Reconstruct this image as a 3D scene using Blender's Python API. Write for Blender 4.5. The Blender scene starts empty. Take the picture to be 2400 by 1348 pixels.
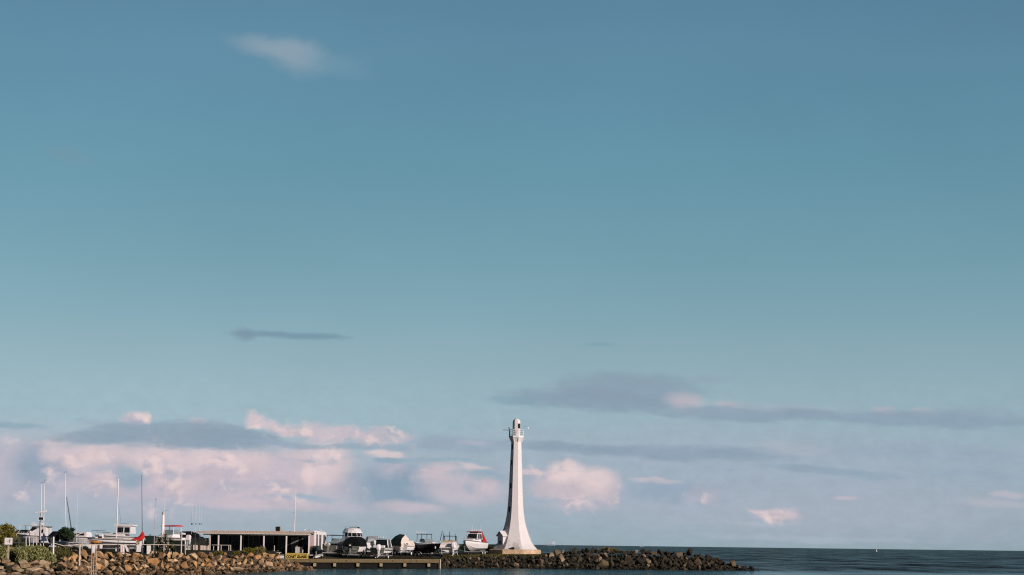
import bpy, bmesh, math, random
from mathutils import Vector, Matrix, noise as mnoise
R = math.radians
SC = bpy.context.scene
COL = SC.collection

# ------------------------------------------------------------------ camera
F = 4813.0                       # focal length in photo pixels (2400 px wide)
CAMZ = 3.2                       # eye height above the water
PITCH = math.atan(602.0 / F)
ROLL = R(0.716)
cam_d = bpy.data.cameras.new("camera")
cam = bpy.data.objects.new("camera", cam_d)
COL.objects.link(cam)
cam_d.sensor_fit = 'HORIZONTAL'
cam_d.sensor_width = 36.0
cam_d.lens = 36.0 * F / 2400.0
cam_d.clip_start = 0.5
cam_d.clip_end = 90000.0
CM = Matrix.Rotation(math.pi / 2 + PITCH, 3, 'X') @ Matrix.Rotation(ROLL, 3, 'Z')
cam.matrix_world = Matrix.Translation((0, 0, CAMZ)) @ CM.to_4x4()
SC.camera = cam


def ray(px, py):
    d = CM @ Vector(((px - 1200.0) / F, -(py - 674.0) / F, -1.0))
    return d


def P(px, py, D):
    """point seen at photo pixel (px, py) at depth D metres"""
    d = ray(px, py)
    return Vector((d.x / d.y * D, D, CAMZ + d.z / d.y * D))


def G(px, D, z):
    """point at height z, depth D, seen in pixel column px"""
    py = 1278.0
    for _ in range(6):
        q = P(px, py, D)
        py += (q.z - z) * F / D
    return P(px, py, D)


# ------------------------------------------------------------------ sky
SUN_AZ = R(43)                   # from +x towards the viewer
SUN_EL = R(18)
SUNV = Vector((math.cos(SUN_EL) * math.cos(SUN_AZ), -math.cos(SUN_EL) * math.sin(SUN_AZ), math.sin(SUN_EL)))


def lin(c):
    out = []
    for v in c:
        v = v / 255.0
        out.append(v / 12.92 if v <= 0.04045 else ((v + 0.055) / 1.055) ** 2.4)
    return tuple(out)


SKY_STRENGTH = 0.1
world = bpy.data.worlds.new("World")
SC.world = world
world.use_nodes = True
wt = world.node_tree
wt.nodes.clear()


def wn(t, **kw):
    n = wt.nodes.new(t)
    for k, v in kw.items():
        setattr(n, k, v)
    return n


def wl(a, b):
    wt.links.new(a, b)


def wmath(op, a, b=None):
    n = wn('ShaderNodeMath', operation=op)
    for i, v in enumerate((a, b)):
        if v is None:
            continue
        if isinstance(v, (int, float)):
            n.inputs[i].default_value = v
        else:
            wl(v, n.inputs[i])
    return n.outputs[0]


w_out = wn('ShaderNodeOutputWorld')
w_bg = wn('ShaderNodeBackground')
w_bg.inputs['Strength'].default_value = SKY_STRENGTH
wl(w_bg.outputs[0], w_out.inputs[0])
w_sky = wn('ShaderNodeTexSky', sky_type='NISHITA', sun_disc=False)
w_sky.sun_elevation = SUN_EL
w_sky.sun_rotation = math.atan2(SUNV.x, SUNV.y)
w_sky.air_density = 1.0
w_sky.dust_density = 1.0
w_geo = wn('ShaderNodeTexCoord')
w_sep = wn('ShaderNodeSeparateXYZ')
wl(w_geo.outputs['Generated'], w_sep.inputs[0])
X, Y, Z = w_sep.outputs
w_u = wmath('ARCTAN2', X, Y)
w_h = wmath('SQRT', wmath('ADD', wmath('MULTIPLY', X, X), wmath('MULTIPLY', Y, Y)))
w_v = wmath('DIVIDE', Z, w_h)
w_v = wmath('MINIMUM', w_v, 3.0)
K = F / 1000.0
w_U = wmath('MULTIPLY', w_u, K)
w_V = wmath('MULTIPLY', w_v, K)
w_uv = wn('ShaderNodeCombineXYZ')
wl(w_U, w_uv.inputs[0]); wl(w_V, w_uv.inputs[1])


def sky_uv(px, py):
    d = ray(px, py)
    return math.atan2(d.x, d.y) * K, d.z / math.hypot(d.x, d.y) * K


def wnoise(scale, detail, stretch, seed, rough=0.55):
    m = wn('ShaderNodeMapping')
    m.inputs['Location'].default_value = (seed, seed * 0.7, seed * 1.3)
    m.inputs['Scale'].default_value = (1.0, stretch, 1.0)
    wl(w_uv.outputs[0], m.inputs[0])
    n = wn('ShaderNodeTexNoise')
    n.inputs['Scale'].default_value = scale
    n.inputs['Detail'].default_value = detail
    n.inputs['Roughness'].default_value = rough
    wl(m.outputs[0], n.inputs['Vector'])
    return n


def warp(n, ampx, ampy):
    s = wn('ShaderNodeVectorMath', operation='SUBTRACT')
    wl(n.outputs['Color'], s.inputs[0]); s.inputs[1].default_value = (0.5, 0.5, 0.5)
    m = wn('ShaderNodeVectorMath', operation='MULTIPLY')
    wl(s.outputs[0], m.inputs[0]); m.inputs[1].default_value = (ampx, ampy, 0.0)
    a = wn('ShaderNodeVectorMath', operation='ADD')
    wl(w_uv.outputs[0], a.inputs[0]); wl(m.outputs[0], a.inputs[1])
    return a.outputs[0]


WARP = {
    'cumulus': warp(wnoise(13.0, 6.0, 1.35, 3.1), 0.085, 0.066),
    'stratus': warp(wnoise(6.0, 5.0, 3.0, 7.7), 0.14, 0.032),
    'puff': warp(wnoise(16.0, 5.0, 1.2, 2.2), 0.030, 0.022),
    'veil': warp(wnoise(3.5, 4.0, 2.2, 11.3), 0.30, 0.09),
}

# billows: rounded cells, and the same cells sampled a little towards the sun for light and shade
def billow(du, dv):
    m = wn('ShaderNodeMapping')
    m.inputs['Location'].default_value = (du, dv, 0)
    m.inputs['Scale'].default_value = (1.0, 1.25, 1.0)
    wl(WARP['cumulus'], m.inputs[0])
    n = wn('ShaderNodeTexVoronoi', voronoi_dimensions='2D', feature='F1')
    n.inputs['Scale'].default_value = 10.0
    n.inputs['Detail'].default_value = 2.5
    n.inputs['Roughness'].default_value = .55
    n.inputs['Lacunarity'].default_value = 2.3
    wl(m.outputs[0], n.inputs['Vector'])
    r = wn('ShaderNodeMapRange')
    wl(n.outputs['Distance'], r.inputs[0])
    r.inputs[1].default_value = 0.0; r.inputs[2].default_value = .75; r.inputs[3].default_value = 1.0; r.inputs[4].default_value = 0.0
    return r.outputs[0]


bil = billow(0, 0)
bil_s = billow(.016, .014)
fbm = wnoise(17.0, 7.0, 1.3, 5.5, .6).outputs[0]
fbs = wnoise(7.0, 6.0, 4.0, 9.5, .6).outputs[0]
DENS = {
    'cumulus': wmath('ADD', wmath('MULTIPLY', wmath('SUBTRACT', bil, .45), .26), wmath('MULTIPLY', wmath('SUBTRACT', fbm, .5), .55)),
    'stratus': wmath('MULTIPLY', wmath('SUBTRACT', fbs, .5), 1.15),
    'puff': wmath('MULTIPLY', wmath('SUBTRACT', fbm, .5), .5),
    'veil': wmath('MULTIPLY', wmath('SUBTRACT', fbs, .5), .35),
}
cover = None

# clear-sky colour by elevation (measured where seen; unseen top darkened to cut fill)
ramp = wn('ShaderNodeValToRGB')
ramp.color_ramp.interpolation = 'B_SPLINE'
stops = [(0.0, (152, 173, 185))]
for py, c in ((1180, (150, 173, 189)), (1040, (152, 178, 193)), (940, (149, 177, 190)), (860, (141, 172, 185)),
              (740, (125, 164, 179)), (600, (110, 155, 171)), (420, (97, 147, 166)), (220, (90, 138, 161)), (20, (90, 134, 159))):
    stops.append((ray(1200, py).normalized().z, c))
stops += [(0.36, (62, 104, 140)), (0.55, (30, 62, 96)), (1.0, (16, 36, 62))]
els = ramp.color_ramp.elements
while len(els) < len(stops):
    els.new(0.5)
for e, (pos, c) in zip(els, stops):
    e.position = pos
    e.color = (*lin(c), 1)
wl(Z, ramp.inputs[0])
w_sc = wn('ShaderNodeMix', data_type='RGBA', blend_type='MULTIPLY')
w_sc.inputs[0].default_value = 1.0
wl(ramp.outputs[0], w_sc.inputs[6]); w_sc.inputs[7].default_value = (1 / SKY_STRENGTH, 1 / SKY_STRENGTH, 1 / SKY_STRENGTH, 1)
w_mix = wn('ShaderNodeMix', data_type='RGBA')
w_mix.inputs[0].default_value = 0.90
wl(w_sky.outputs[0], w_mix.inputs[6]); wl(w_sc.outputs[2], w_mix.inputs[7])
# large faint unevenness of the air
w_uneven = wnoise(1.3, 3.0, 1.6, 23.0)
w_mr = wn('ShaderNodeMapRange')
wl(w_uneven.outputs[0], w_mr.inputs[0])
w_mr.inputs[3].default_value = 0.93; w_mr.inputs[4].default_value = 1.07
# a little brighter on the left, dimmer on the right
w_lr = wn('ShaderNodeMapRange')
wl(w_U, w_lr.inputs[0]); w_lr.inputs[1].default_value = -1.3; w_lr.inputs[2].default_value = 1.3
w_lr.inputs[3].default_value = 1.045; w_lr.inputs[4].default_value = .965
w_s2 = wn('ShaderNodeHueSaturation')
wl(w_mix.outputs[2], w_s2.inputs['Color']); wl(wmath('MULTIPLY', w_mr.outputs[0], w_lr.outputs[0]), w_s2.inputs['Value'])
cur = w_s2.outputs[0]
PINK = (202, 187, 196); BRIGHT = (219, 200, 203); LAV = (184, 181, 195); BLUE = (141, 165, 183); MAUVE = (146, 164, 182); GREY = (140, 160, 177)
clouds = [
    # cx, cy, rx, ry, rot, colour, opacity, softness(inner radius), kind
    (430, 1120, 900, 125, 0, LAV, .62, .35, 'veil'),
    (1750, 1125, 1050, 135, 0, (164, 174, 190), .66, .3, 'veil'),
    (1900, 1205, 700, 62, 0, (170, 177, 192), .5, .2, 'veil'),
    (-120, 1110, 260, 90, 0, (195, 184, 195), .6, .3, 'veil'),
    # left cumulus pile
    (440, 1115, 440, 92, 0, PINK, .80, .5, 'cumulus'),
    (620, 1125, 250, 66, 0, PINK, .7, .4, 'puff'),
    (250, 1090, 230, 58, 0, PINK, .6, .4, 'puff'),
    (60, 1080, 150, 62, 0, (188, 182, 195), .6, .4, 'cumulus'),
    (85, 1092, 85, 62, -25, (138, 160, 180), .85, .25, 'puff'),
    (40, 1150, 190, 36, 0, (176, 178, 193), .6, .3, 'cumulus'),
    (185, 1075, 95, 42, 0, BRIGHT, .75, .3, 'cumulus'),
    (270, 1062, 70, 24, 0, BRIGHT, .6, .3, 'cumulus'),
    (150, 1035, 60, 12, -8, BRIGHT, .55, .3, 'stratus'),
    (255, 1100, 55, 22, 0, (160, 172, 189), .6, .2, 'cumulus'),
    (250, 1118, 40, 24, 0, BRIGHT, .55, .3, 'cumulus'),
    (308, 1118, 50, 36, 20, (138, 166, 184), .9, .35, 'puff'),
    (420, 1078, 130, 42, 0, BRIGHT, .7, .3, 'cumulus'),
    (400, 1135, 90, 40, 0, (212, 194, 200), .6, .3, 'cumulus'),
    (560, 1075, 90, 42, 0, BRIGHT, .7, .3, 'cumulus'),
    (520, 1115, 60, 30, 0, (186, 181, 194), .6, .2, 'cumulus'),
    (640, 1110, 70, 50, 0, (192, 184, 196), .6, .3, 'cumulus'),
    (765, 1087, 70, 66, 0, BRIGHT, .85, .4, 'puff'),
    (724, 1112, 18, 38, 0, (228, 206, 206), .75, .3, 'puff'),
    (775, 1150, 70, 30, 0, LAV, .6, .2, 'cumulus'),
    (300, 1180, 420, 26, 0, (170, 178, 194), .55, .2, 'veil'),
    (700, 1167, 100, 9, 2, (148, 174, 192), .75, .3, 'stratus'),
    (695, 1082, 34, 6, 3, (158, 172, 190), .75, .3, 'stratus'),
    (600, 1182, 190, 17, 1, (206, 190, 198), .65, .35, 'stratus'),
    (760, 1190, 150, 14, 0, (186, 182, 195), .6, .3, 'stratus'),
    (125, 1062, 42, 26, 0, BRIGHT, .7, .3, 'puff'),
    (215, 1066, 54, 30, 0, BRIGHT, .7, .3, 'puff'),
    (345, 1074, 60, 32, 0, BRIGHT, .65, .3, 'puff'),
    (480, 1070, 56, 28, 0, BRIGHT, .7, .3, 'puff'),
    (605, 1080, 50, 30, 0, (214, 196, 201), .65, .3, 'puff'),
    (690, 1070, 50, 24, 0, (208, 192, 199), .6, .3, 'puff'),
    (160, 1112, 62, 18, 4, (168, 174, 191), .6, .2, 'puff'),
    (415, 1112, 66, 15, -3, (172, 175, 191), .6, .2, 'puff'),
    (545, 1140, 80, 18, 2, (170, 174, 191), .6, .2, 'puff'),
    (650, 1136, 60, 15, 0, (172, 175, 191), .55, .2, 'puff'),
    (370, 1156, 110, 16, 0, (188, 181, 194), .6, .2, 'puff'),
    # dark lens with lit tops
    (320, 982, 34, 21, 0, (206, 190, 198), .85, .5, 'puff'),
    (465, 986, 26, 12, 0, (200, 188, 197), .8, .4, 'puff'),
    (410, 1018, 240, 34, 2, GREY, .92, .62, 'stratus'),
    (230, 1026, 110, 16, -4, GREY, .85, .5, 'stratus'),
    (540, 1030, 130, 30, 2, GREY, .85, .5, 'stratus'),
    (600, 988, 45, 22, 20, (216, 197, 202), .85, .5, 'cumulus'),
    (650, 1002, 70, 25, 12, (214, 196, 201), .85, .45, 'cumulus'),
    (800, 1020, 185, 25, 4, (205, 189, 197), .85, .5, 'cumulus'),
    (940, 1022, 55, 19, 0, (206, 190, 197), .7, .4, 'cumulus'),
    (920, 1020, 15, 6, 0, MAUVE, .6, .3, 'cumulus'),
    (770, 1046, 260, 9, 1, (148, 167, 184), .85, .35, 'stratus'),
    (1080, 1044, 160, 27, 2, (150, 168, 185), .8, .4, 'stratus'),
    (1120, 1040, 60, 8, 0, (176, 178, 192), .6, .3, 'stratus'),
    # shaded bank left of the tower
    (930, 1138, 132, 60, 0, (134, 158, 178), .92, .45, 'puff'),
    (925, 1105, 62, 26, 0, (186, 181, 193), .7, .3, 'cumulus'),
    (905, 1064, 52, 9, 4, (220, 202, 204), .9, .45, 'stratus'),
    (905, 1076, 46, 9, 0, (137, 162, 181), .9, .4, 'stratus'),
    (1010, 1080, 170, 8, 1, (146, 170, 187), .75, .3, 'stratus'),
    (1030, 1108, 74, 26, -6, (208, 192, 199), .85, .4, 'puff'),
    (1100, 1096, 62, 7, 5, (214, 198, 202), .8, .35, 'stratus'),
    (1110, 1114, 90, 11, 0, (146, 170, 187), .7, .3, 'stratus'),
    (1085, 1148, 125, 40, 0, (197, 186, 196), .85, .35, 'puff'),
    (1150, 1138, 24, 20, 0, (206, 190, 197), .7, .3, 'puff'),
    (1098, 1144, 20, 16, 0, (156, 172, 188), .6, .2, 'puff'),
    (965, 1190, 95, 17, 2, (200, 187, 196), .8, .4, 'puff'),
    # cumulus right of the tower
    (1340, 1140, 138, 62, 0, (202, 187, 195), .9, .5, 'cumulus'),
    (1325, 1106, 50, 30, 0, (230, 209, 208), .95, .4, 'puff'),
    (1405, 1130, 60, 38, 0, (226, 206, 206), .85, .35, 'puff'),
    (1250, 1106, 50, 8, 0, (214, 197, 202), .8, .35, 'stratus'),
    (1345, 1150, 70, 18, 0, (196, 184, 193), .55, .2, 'cumulus'),
    (1260, 1172, 80, 12, 3, (158, 174, 191), .7, .3, 'stratus'),
    (1370, 1186, 130, 16, 0, (182, 181, 194), .6, .25, 'stratus'),
    (1430, 1165, 36, 34, 0, (206, 190, 197), .6, .3, 'cumulus'),
    (1530, 1125, 66, 8, 3, (212, 197, 201), .85, .4, 'stratus'),
    (1570, 1152, 150, 32, 4, (146, 166, 185), .75, .3, 'puff'),
    (1640, 1160, 62, 24, 0, (182, 180, 194), .55, .3, 'cumulus'),
    (1822, 1212, 64, 24, 0, (207, 191, 197), .9, .4, 'cumulus'),
    (1790, 1228, 110, 8, 0, (176, 182, 195), .6, .3, 'stratus'),
    (1962, 1169, 42, 6, 0, (198, 187, 196), .7, .3, 'stratus'),
    (2330, 1180, 100, 12, 3, (184, 183, 195), .6, .3, 'stratus'),
    (2370, 1160, 50, 10, 0, (194, 186, 196), .6, .3, 'stratus'),
    (1850, 1262, 380, 9, 0, (172, 182, 196), .5, .3, 'stratus'),
    # upper right bands
    (1470, 908, 200, 38, 0, (138, 158, 175), .9, .5, 'puff'),
    (1400, 938, 270, 29, 2, (137, 157, 175), .92, .5, 'stratus'),
    (1200, 938, 90, 12, 0, (134, 162, 178), .75, .35, 'stratus'),
    (1640, 890, 80, 12, 0, (146, 166, 182), .7, .3, 'stratus'),
    (1608, 943, 56, 24, 3, (194, 182, 192), .75, .15, 'puff'),
    (1704, 952, 42, 16, 3, (190, 181, 191), .7, .15, 'puff'),
    (2072, 964, 40, 15, 0, (192, 182, 191), .7, .15, 'puff'),
    (2165, 966, 40, 12, 0, (188, 181, 191), .65, .15, 'puff'),
    (1760, 970, 280, 20, 2, (140, 160, 178), .9, .5, 'stratus'),
    (2150, 982, 350, 23, 1, (140, 160, 178), .9, .5, 'stratus'),
    (2320, 965, 120, 20, 0, (148, 167, 184), .7, .4, 'stratus'),
    (1320, 1048, 170, 15, 2, (140, 161, 178), .9, .4, 'stratus'),
    (1560, 1060, 350, 18, 1, (141, 160, 178), .9, .45, 'stratus'),
    (1850, 955, 260, 10, 2, (164, 174, 187), .5, .1, 'stratus'),
    (1880, 1052, 150, 20, 0, (172, 178, 190), .6, .3, 'stratus'),
    (1700, 1064, 70, 12, 0, (140, 162, 180), .6, .3, 'stratus'),
    (2170, 1060, 330, 34, 2, (151, 169, 186), .6, .3, 'stratus'),
    (1960, 1106, 190, 11, 3, (141, 164, 182), .78, .35, 'stratus'),
    (2290, 1116, 180, 14, 2, (150, 170, 187), .6, .3, 'stratus'),
    (1720, 1102, 22, 5, 0, (146, 168, 186), .6, .3, 'stratus'),
    (40, 998, 80, 8, 0, (138, 165, 181), .7, .3, 'stratus'),
    # high wisps
    (632, 110, 120, 32, 6, (138, 160, 175), .9, .1, 'puff'),
    (694, 132, 92, 52, 10, (141, 161, 176), .85, .1, 'puff'),
    (800, 150, 120, 40, 10, (116, 153, 174), .5, .1, 'veil'),
    (672, 787, 150, 11, 1, (116, 147, 164), .85, .3, 'stratus'),
    (572, 783, 34, 18, 0, (122, 147, 164), .8, .15, 'puff'),
    (700, 770, 160, 22, 0, (140, 172, 186), .4, .1, 'veil'),
    (140, 368, 110, 30, 6, (118, 150, 168), .5, .1, 'veil'),
    (1410, 806, 50, 9, 0, (122, 160, 174), .5, .2, 'stratus'),
]
for cx, cy, rx, ry, rot, c, op, inner, kind in clouds:
    u0, v0 = sky_uv(cx, cy)
    g = wn('ShaderNodeTexGradient', gradient_type='SPHERICAL')
    tm = g.texture_mapping
    tm.vector_type = 'TEXTURE'
    tm.translation = (u0, v0, 0)
    tm.rotation = (0, 0, R(-rot) - ROLL)
    tm.scale = (rx * 1.18 / 1000, ry * 1.25 / 1000, 1)
    wl(WARP[kind], g.inputs[0])
    mr = wn('ShaderNodeMapRange', interpolation_type='SMOOTHSTEP')
    # noise only eats at and swells the rim: it fades out where the blob itself has none
    wl(wmath('MULTIPLY', wmath('ADD', 1.0, DENS[kind]), g.outputs['Fac']) if kind == 'veil' else wmath('ADD', g.outputs['Fac'], DENS[kind]), mr.inputs[0])
    edge = .03 if kind != 'veil' else 0.0
    mr.inputs[1].default_value = edge; mr.inputs[2].default_value = edge + (1.0 - inner * .75) * (.95 if kind != 'veil' else 1.0)
    mr.inputs[3].default_value = 0.0; mr.inputs[4].default_value = op * .92
    fac = mr.outputs[0]
    if kind != 'veil':                       # nothing outside the blob
        fac = wmath('MULTIPLY', fac, wmath('MINIMUM', wmath('MULTIPLY', g.outputs['Fac'], 7.0), 1.0))
    mx = wn('ShaderNodeMix', data_type='RGBA')
    wl(fac, mx.inputs[0]); wl(cur, mx.inputs[6])
    mx.inputs[7].default_value = (*[v / SKY_STRENGTH for v in lin(c)], 1)
    cur = mx.outputs[2]
    if kind == 'cumulus' or (kind == 'puff' and c[0] > 200):
        cover = fac if cover is None else wmath('MAXIMUM', cover, fac)
# sunlit and shaded sides of the billows
dif = wmath('ADD', wmath('MULTIPLY', wmath('SUBTRACT', bil, bil_s), 2.2), wmath('MULTIPLY', wmath('SUBTRACT', fbm, .5), .9))
for sign, col, amt in ((1.0, (231, 211, 208), .85), (-1.0, (156, 168, 187), .5)):
    m1 = wn('ShaderNodeMath', operation='MULTIPLY', use_clamp=True)
    wl(wmath('MULTIPLY', dif, sign), m1.inputs[0]); wl(wmath('MULTIPLY', cover, amt), m1.inputs[1])
    mx = wn('ShaderNodeMix', data_type='RGBA')
    wl(m1.outputs[0], mx.inputs[0]); wl(cur, mx.inputs[6])
    mx.inputs[7].default_value = (*[v / SKY_STRENGTH for v in lin(col)], 1)
    cur = mx.outputs[2]
# broken cloud low in the rest of the sky, outside what the photograph covers
bn = wnoise(2.2, 5.0, 2.6, 41.0)
b1 = wn('ShaderNodeMapRange', interpolation_type='SMOOTHSTEP')
wl(bn.outputs[0], b1.inputs[0]); b1.inputs[1].default_value = .48; b1.inputs[2].default_value = .66; b1.inputs[4].default_value = .7
b2 = wn('ShaderNodeMapRange', interpolation_type='SMOOTHSTEP')
wl(wmath('ABSOLUTE', w_U), b2.inputs[0]); b2.inputs[1].default_value = 1.35; b2.inputs[2].default_value = 1.9
b3 = wn('ShaderNodeMapRange', interpolation_type='SMOOTHSTEP')
wl(w_V, b3.inputs[0]); b3.inputs[1].default_value = .45; b3.inputs[2].default_value = .15
mx = wn('ShaderNodeMix', data_type='RGBA')
wl(wmath('MULTIPLY', wmath('MULTIPLY', b1.outputs[0], b2.outputs[0]), b3.outputs[0]), mx.inputs[0])
wl(cur, mx.inputs[6]); mx.inputs[7].default_value = (*[v / SKY_STRENGTH for v in lin(PINK)], 1)
# fine billows inside the low cloud
fn = wnoise(24.0, 6.0, 1.7, 57.0, .62)
f1 = wn('ShaderNodeMapRange')
wl(fn.outputs[0], f1.inputs[0]); f1.inputs[1].default_value = .3; f1.inputs[2].default_value = .7
f1.inputs[3].default_value = .955; f1.inputs[4].default_value = 1.045
f2 = wn('ShaderNodeHueSaturation')
f3 = wn('ShaderNodeMapRange', interpolation_type='SMOOTHSTEP')
wl(w_V, f3.inputs[0]); f3.inputs[1].default_value = .50; f3.inputs[2].default_value = .22
wl(mx.outputs[2], f2.inputs['Color']); wl(f1.outputs[0], f2.inputs['Value']); wl(f3.outputs[0], f2.inputs['Fac'])
# unseen sky behind the viewer's left shoulder, darkened to cut fill on shaded sides
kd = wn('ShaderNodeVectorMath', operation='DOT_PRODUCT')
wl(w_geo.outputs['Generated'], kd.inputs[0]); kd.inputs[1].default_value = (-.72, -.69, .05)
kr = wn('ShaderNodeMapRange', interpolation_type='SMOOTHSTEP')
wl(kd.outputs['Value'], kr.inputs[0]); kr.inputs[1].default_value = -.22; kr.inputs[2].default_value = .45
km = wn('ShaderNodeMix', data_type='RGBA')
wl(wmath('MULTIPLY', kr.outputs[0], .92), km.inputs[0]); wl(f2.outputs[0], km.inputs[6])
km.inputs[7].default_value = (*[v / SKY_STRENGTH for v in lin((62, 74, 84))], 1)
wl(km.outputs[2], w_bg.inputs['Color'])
try:
    world.cycles.sampling_method = 'MANUAL'
    world.cycles.sample_map_resolution = 512
except Exception:
    pass

# ------------------------------------------------------------------ sun
sl = bpy.data.lights.new("sun", 'SUN')
sl.energy = 4.3
sl.angle = R(0.5)
sl.color = (1.0, 0.87, 0.81)
sun = bpy.data.objects.new("sun", sl)
COL.objects.link(sun)
sun.location = (60, -60, 60)
sun.rotation_euler = SUNV.to_track_quat('Z', 'Y').to_euler()
SC.cycles.use_denoising = False
SC.cycles.filter_width = 1.15
SC.view_settings.view_transform = 'Standard'
SC.view_settings.look = 'None'
SC.view_settings.exposure = 0.0
SC.view_settings.gamma = 1.0
SC.view_settings.use_curve_mapping = False

# ------------------------------------------------------------------ materials
MATS = {}


def mat(name, c, rough=0.6, var=0.18, scale=1.5, bump=0.0, bscale=8.0, metal=0.0, spec=0.15, c2=None, detail=5.0, stretch=(1, 1, 1)):
    """procedural paint / stone / cloth: colour broken up by noise, optional bump (c is linear)"""
    if name in MATS:
        return MATS[name]
    m = bpy.data.materials.new(name)
    m.use_nodes = True
    t = m.node_tree
    b = t.nodes['Principled BSDF']
    b.inputs['Roughness'].default_value = rough
    b.inputs['Metallic'].default_value = metal
    b.inputs['Specular IOR Level'].default_value = spec
    tc = t.nodes.new('ShaderNodeTexCoord')
    oi = t.nodes.new('ShaderNodeObjectInfo')
    mp = t.nodes.new('ShaderNodeMapping')
    mp.inputs['Scale'].default_value = stretch
    add = t.nodes.new('ShaderNodeVectorMath'); add.operation = 'ADD'
    sc = t.nodes.new('ShaderNodeVectorMath'); sc.operation = 'SCALE'
    t.links.new(oi.outputs['Random'], sc.inputs[0]); sc.inputs['Scale'].default_value = 37.0
    t.links.new(tc.outputs['Object'], add.inputs[0]); t.links.new(sc.outputs[0], add.inputs[1])
    t.links.new(add.outputs[0], mp.inputs[0])
    n = t.nodes.new('ShaderNodeTexNoise')
    n.inputs['Scale'].default_value = scale
    n.inputs['Detail'].default_value = detail
    n.inputs['Roughness'].default_value = 0.6
    t.links.new(mp.outputs[0], n.inputs['Vector'])
    r = t.nodes.new('ShaderNodeValToRGB')
    r.color_ramp.elements[0].position = 0.3
    r.color_ramp.elements[1].position = 0.7
    lo = c2 if c2 is not None else tuple(v * (1 - var) for v in c)
    hi = c if c2 is not None else tuple(min(1, v * (1 + var * 0.5)) for v in c)
    r.color_ramp.elements[0].color = (*lo, 1)
    r.color_ramp.elements[1].color = (*hi, 1)
    t.links.new(n.outputs[0], r.inputs[0])
    t.links.new(r.outputs[0], b.inputs['Base Color'])
    if bump > 0:
        n2 = t.nodes.new('ShaderNodeTexNoise')
        n2.inputs['Scale'].default_value = bscale
        n2.inputs['Detail'].default_value = 4
        t.links.new(mp.outputs[0], n2.inputs['Vector'])
        bp = t.nodes.new('ShaderNodeBump')
        bp.inputs['Strength'].default_value = bump
        bp.inputs['Distance'].default_value = 0.1
        t.links.new(n2.outputs[0], bp.inputs['Height'])
        t.links.new(bp.outputs[0], b.inputs['Normal'])
    MATS[name] = m
    return m


def rock_mat(name, cols, moss=None):
    """stone whose tone differs from boulder to boulder"""
    m = mat(name, cols[0], 0.9, 0.3, 1.7, 0.6, 5.0, spec=0.2)
    t = m.node_tree
    b = t.nodes['Principled BSDF']
    oi = [n for n in t.nodes if n.type == 'OBJECT_INFO'][0]
    r = t.nodes.new('ShaderNodeValToRGB')
    r.color_ramp.interpolation = 'CONSTANT'
    els = r.color_ramp.elements
    while len(els) < len(cols):
        els.new(0.5)
    for i, c in enumerate(cols):
        els[i].position = i / len(cols)
        els[i].color = (*c, 1)
    t.links.new(oi.outputs['Random'], r.inputs[0])
    mx = t.nodes.new('ShaderNodeMix'); mx.data_type = 'RGBA'; mx.blend_type = 'MULTIPLY'
    mx.inputs[0].default_value = 1.0
    old = b.inputs['Base Color'].links[0].from_node
    old.color_ramp.elements[0].color = (0.55, 0.52, 0.50, 1)
    old.color_ramp.elements[1].color = (1.1, 1.08, 1.05, 1)
    t.links.new(old.outputs[0], mx.inputs[6]); t.links.new(r.outputs[0], mx.inputs[7])
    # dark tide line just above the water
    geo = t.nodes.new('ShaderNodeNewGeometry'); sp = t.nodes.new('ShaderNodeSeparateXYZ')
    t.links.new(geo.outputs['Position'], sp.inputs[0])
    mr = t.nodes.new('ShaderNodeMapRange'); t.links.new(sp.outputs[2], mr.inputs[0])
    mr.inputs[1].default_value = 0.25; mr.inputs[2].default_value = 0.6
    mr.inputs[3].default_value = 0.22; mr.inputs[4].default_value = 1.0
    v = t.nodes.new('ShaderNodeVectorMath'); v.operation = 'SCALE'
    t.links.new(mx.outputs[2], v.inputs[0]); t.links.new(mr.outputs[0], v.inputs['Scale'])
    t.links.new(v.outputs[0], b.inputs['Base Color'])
    return m


WHITE = mat('white_gelcoat', (.78, .74, .73), .35, .12, 2.0, spec=.4)
WHITEPAINT = mat('white_wall_paint', (.76, .71, .70), .6, .10, 1.2)
CREAM = mat('cream_paint', (.62, .52, .42), .7, .15, 2.0)
TIMBERW = mat('weathered_cream_post', (.55, .48, .40), .8, .2, 3.0)
BLACK = mat('black_rubber', (.012, .012, .012), .6, .3, 4.0)
BLACKCOVER = mat('black_boat_cover', (.005, .005, .006), .9, .3, 3.0, .3, 5)
BLACKHULL = mat('black_hull_paint', (.006, .006, .008), .3, .2, 2.0)
GLASS = mat('dark_glass', (.010, .013, .014), .12, .3, 1.0, spec=0.5)
TINT = mat('pale_tinted_glass', (.22, .27, .29), .2, .3, 1.0)
STEEL = mat('galvanised_steel', (.42, .42, .42), .5, .2, 4.0, metal=.6)
ALU = mat('white_mast_paint', (.74, .70, .70), .4, .1, 2.0)
DARKMAST = mat('dark_mast_paint', (.10, .10, .11), .5, .2, 2.0)
GREYCANVAS = mat('grey_canvas', (.36, .38, .40), .8, .2, 3.0, .2, 6)
GREENTARP = mat('dark_green_tarp', (.035, .055, .05), .75, .25, 2.5, .3, 4)
CREAMTARP = mat('cream_tarp', (.66, .58, .52), .8, .15, 2.5, .3, 4)
RED = mat('red_canvas', (.55, .022, .018), .75, .25, 3.0, .3, 6)
CANOPYRED = mat('canopy_red_canvas', (.40, .024, .022), .8, .25, 3.0, .3, 6)
DARKRED = mat('dark_red_canvas', (.30, .020, .020), .75, .25, 3.0, .3, 6)
NAVY = mat('navy_canvas', (.025, .05, .10), .75, .25, 3.0, .3, 6)
ROPE = mat('orange_rope', (.42, .26, .08), .8, .3, 5.0)
YELLOW = mat('yellow_paint', (.60, .36, .08), .6, .2, 3.0)
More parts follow.
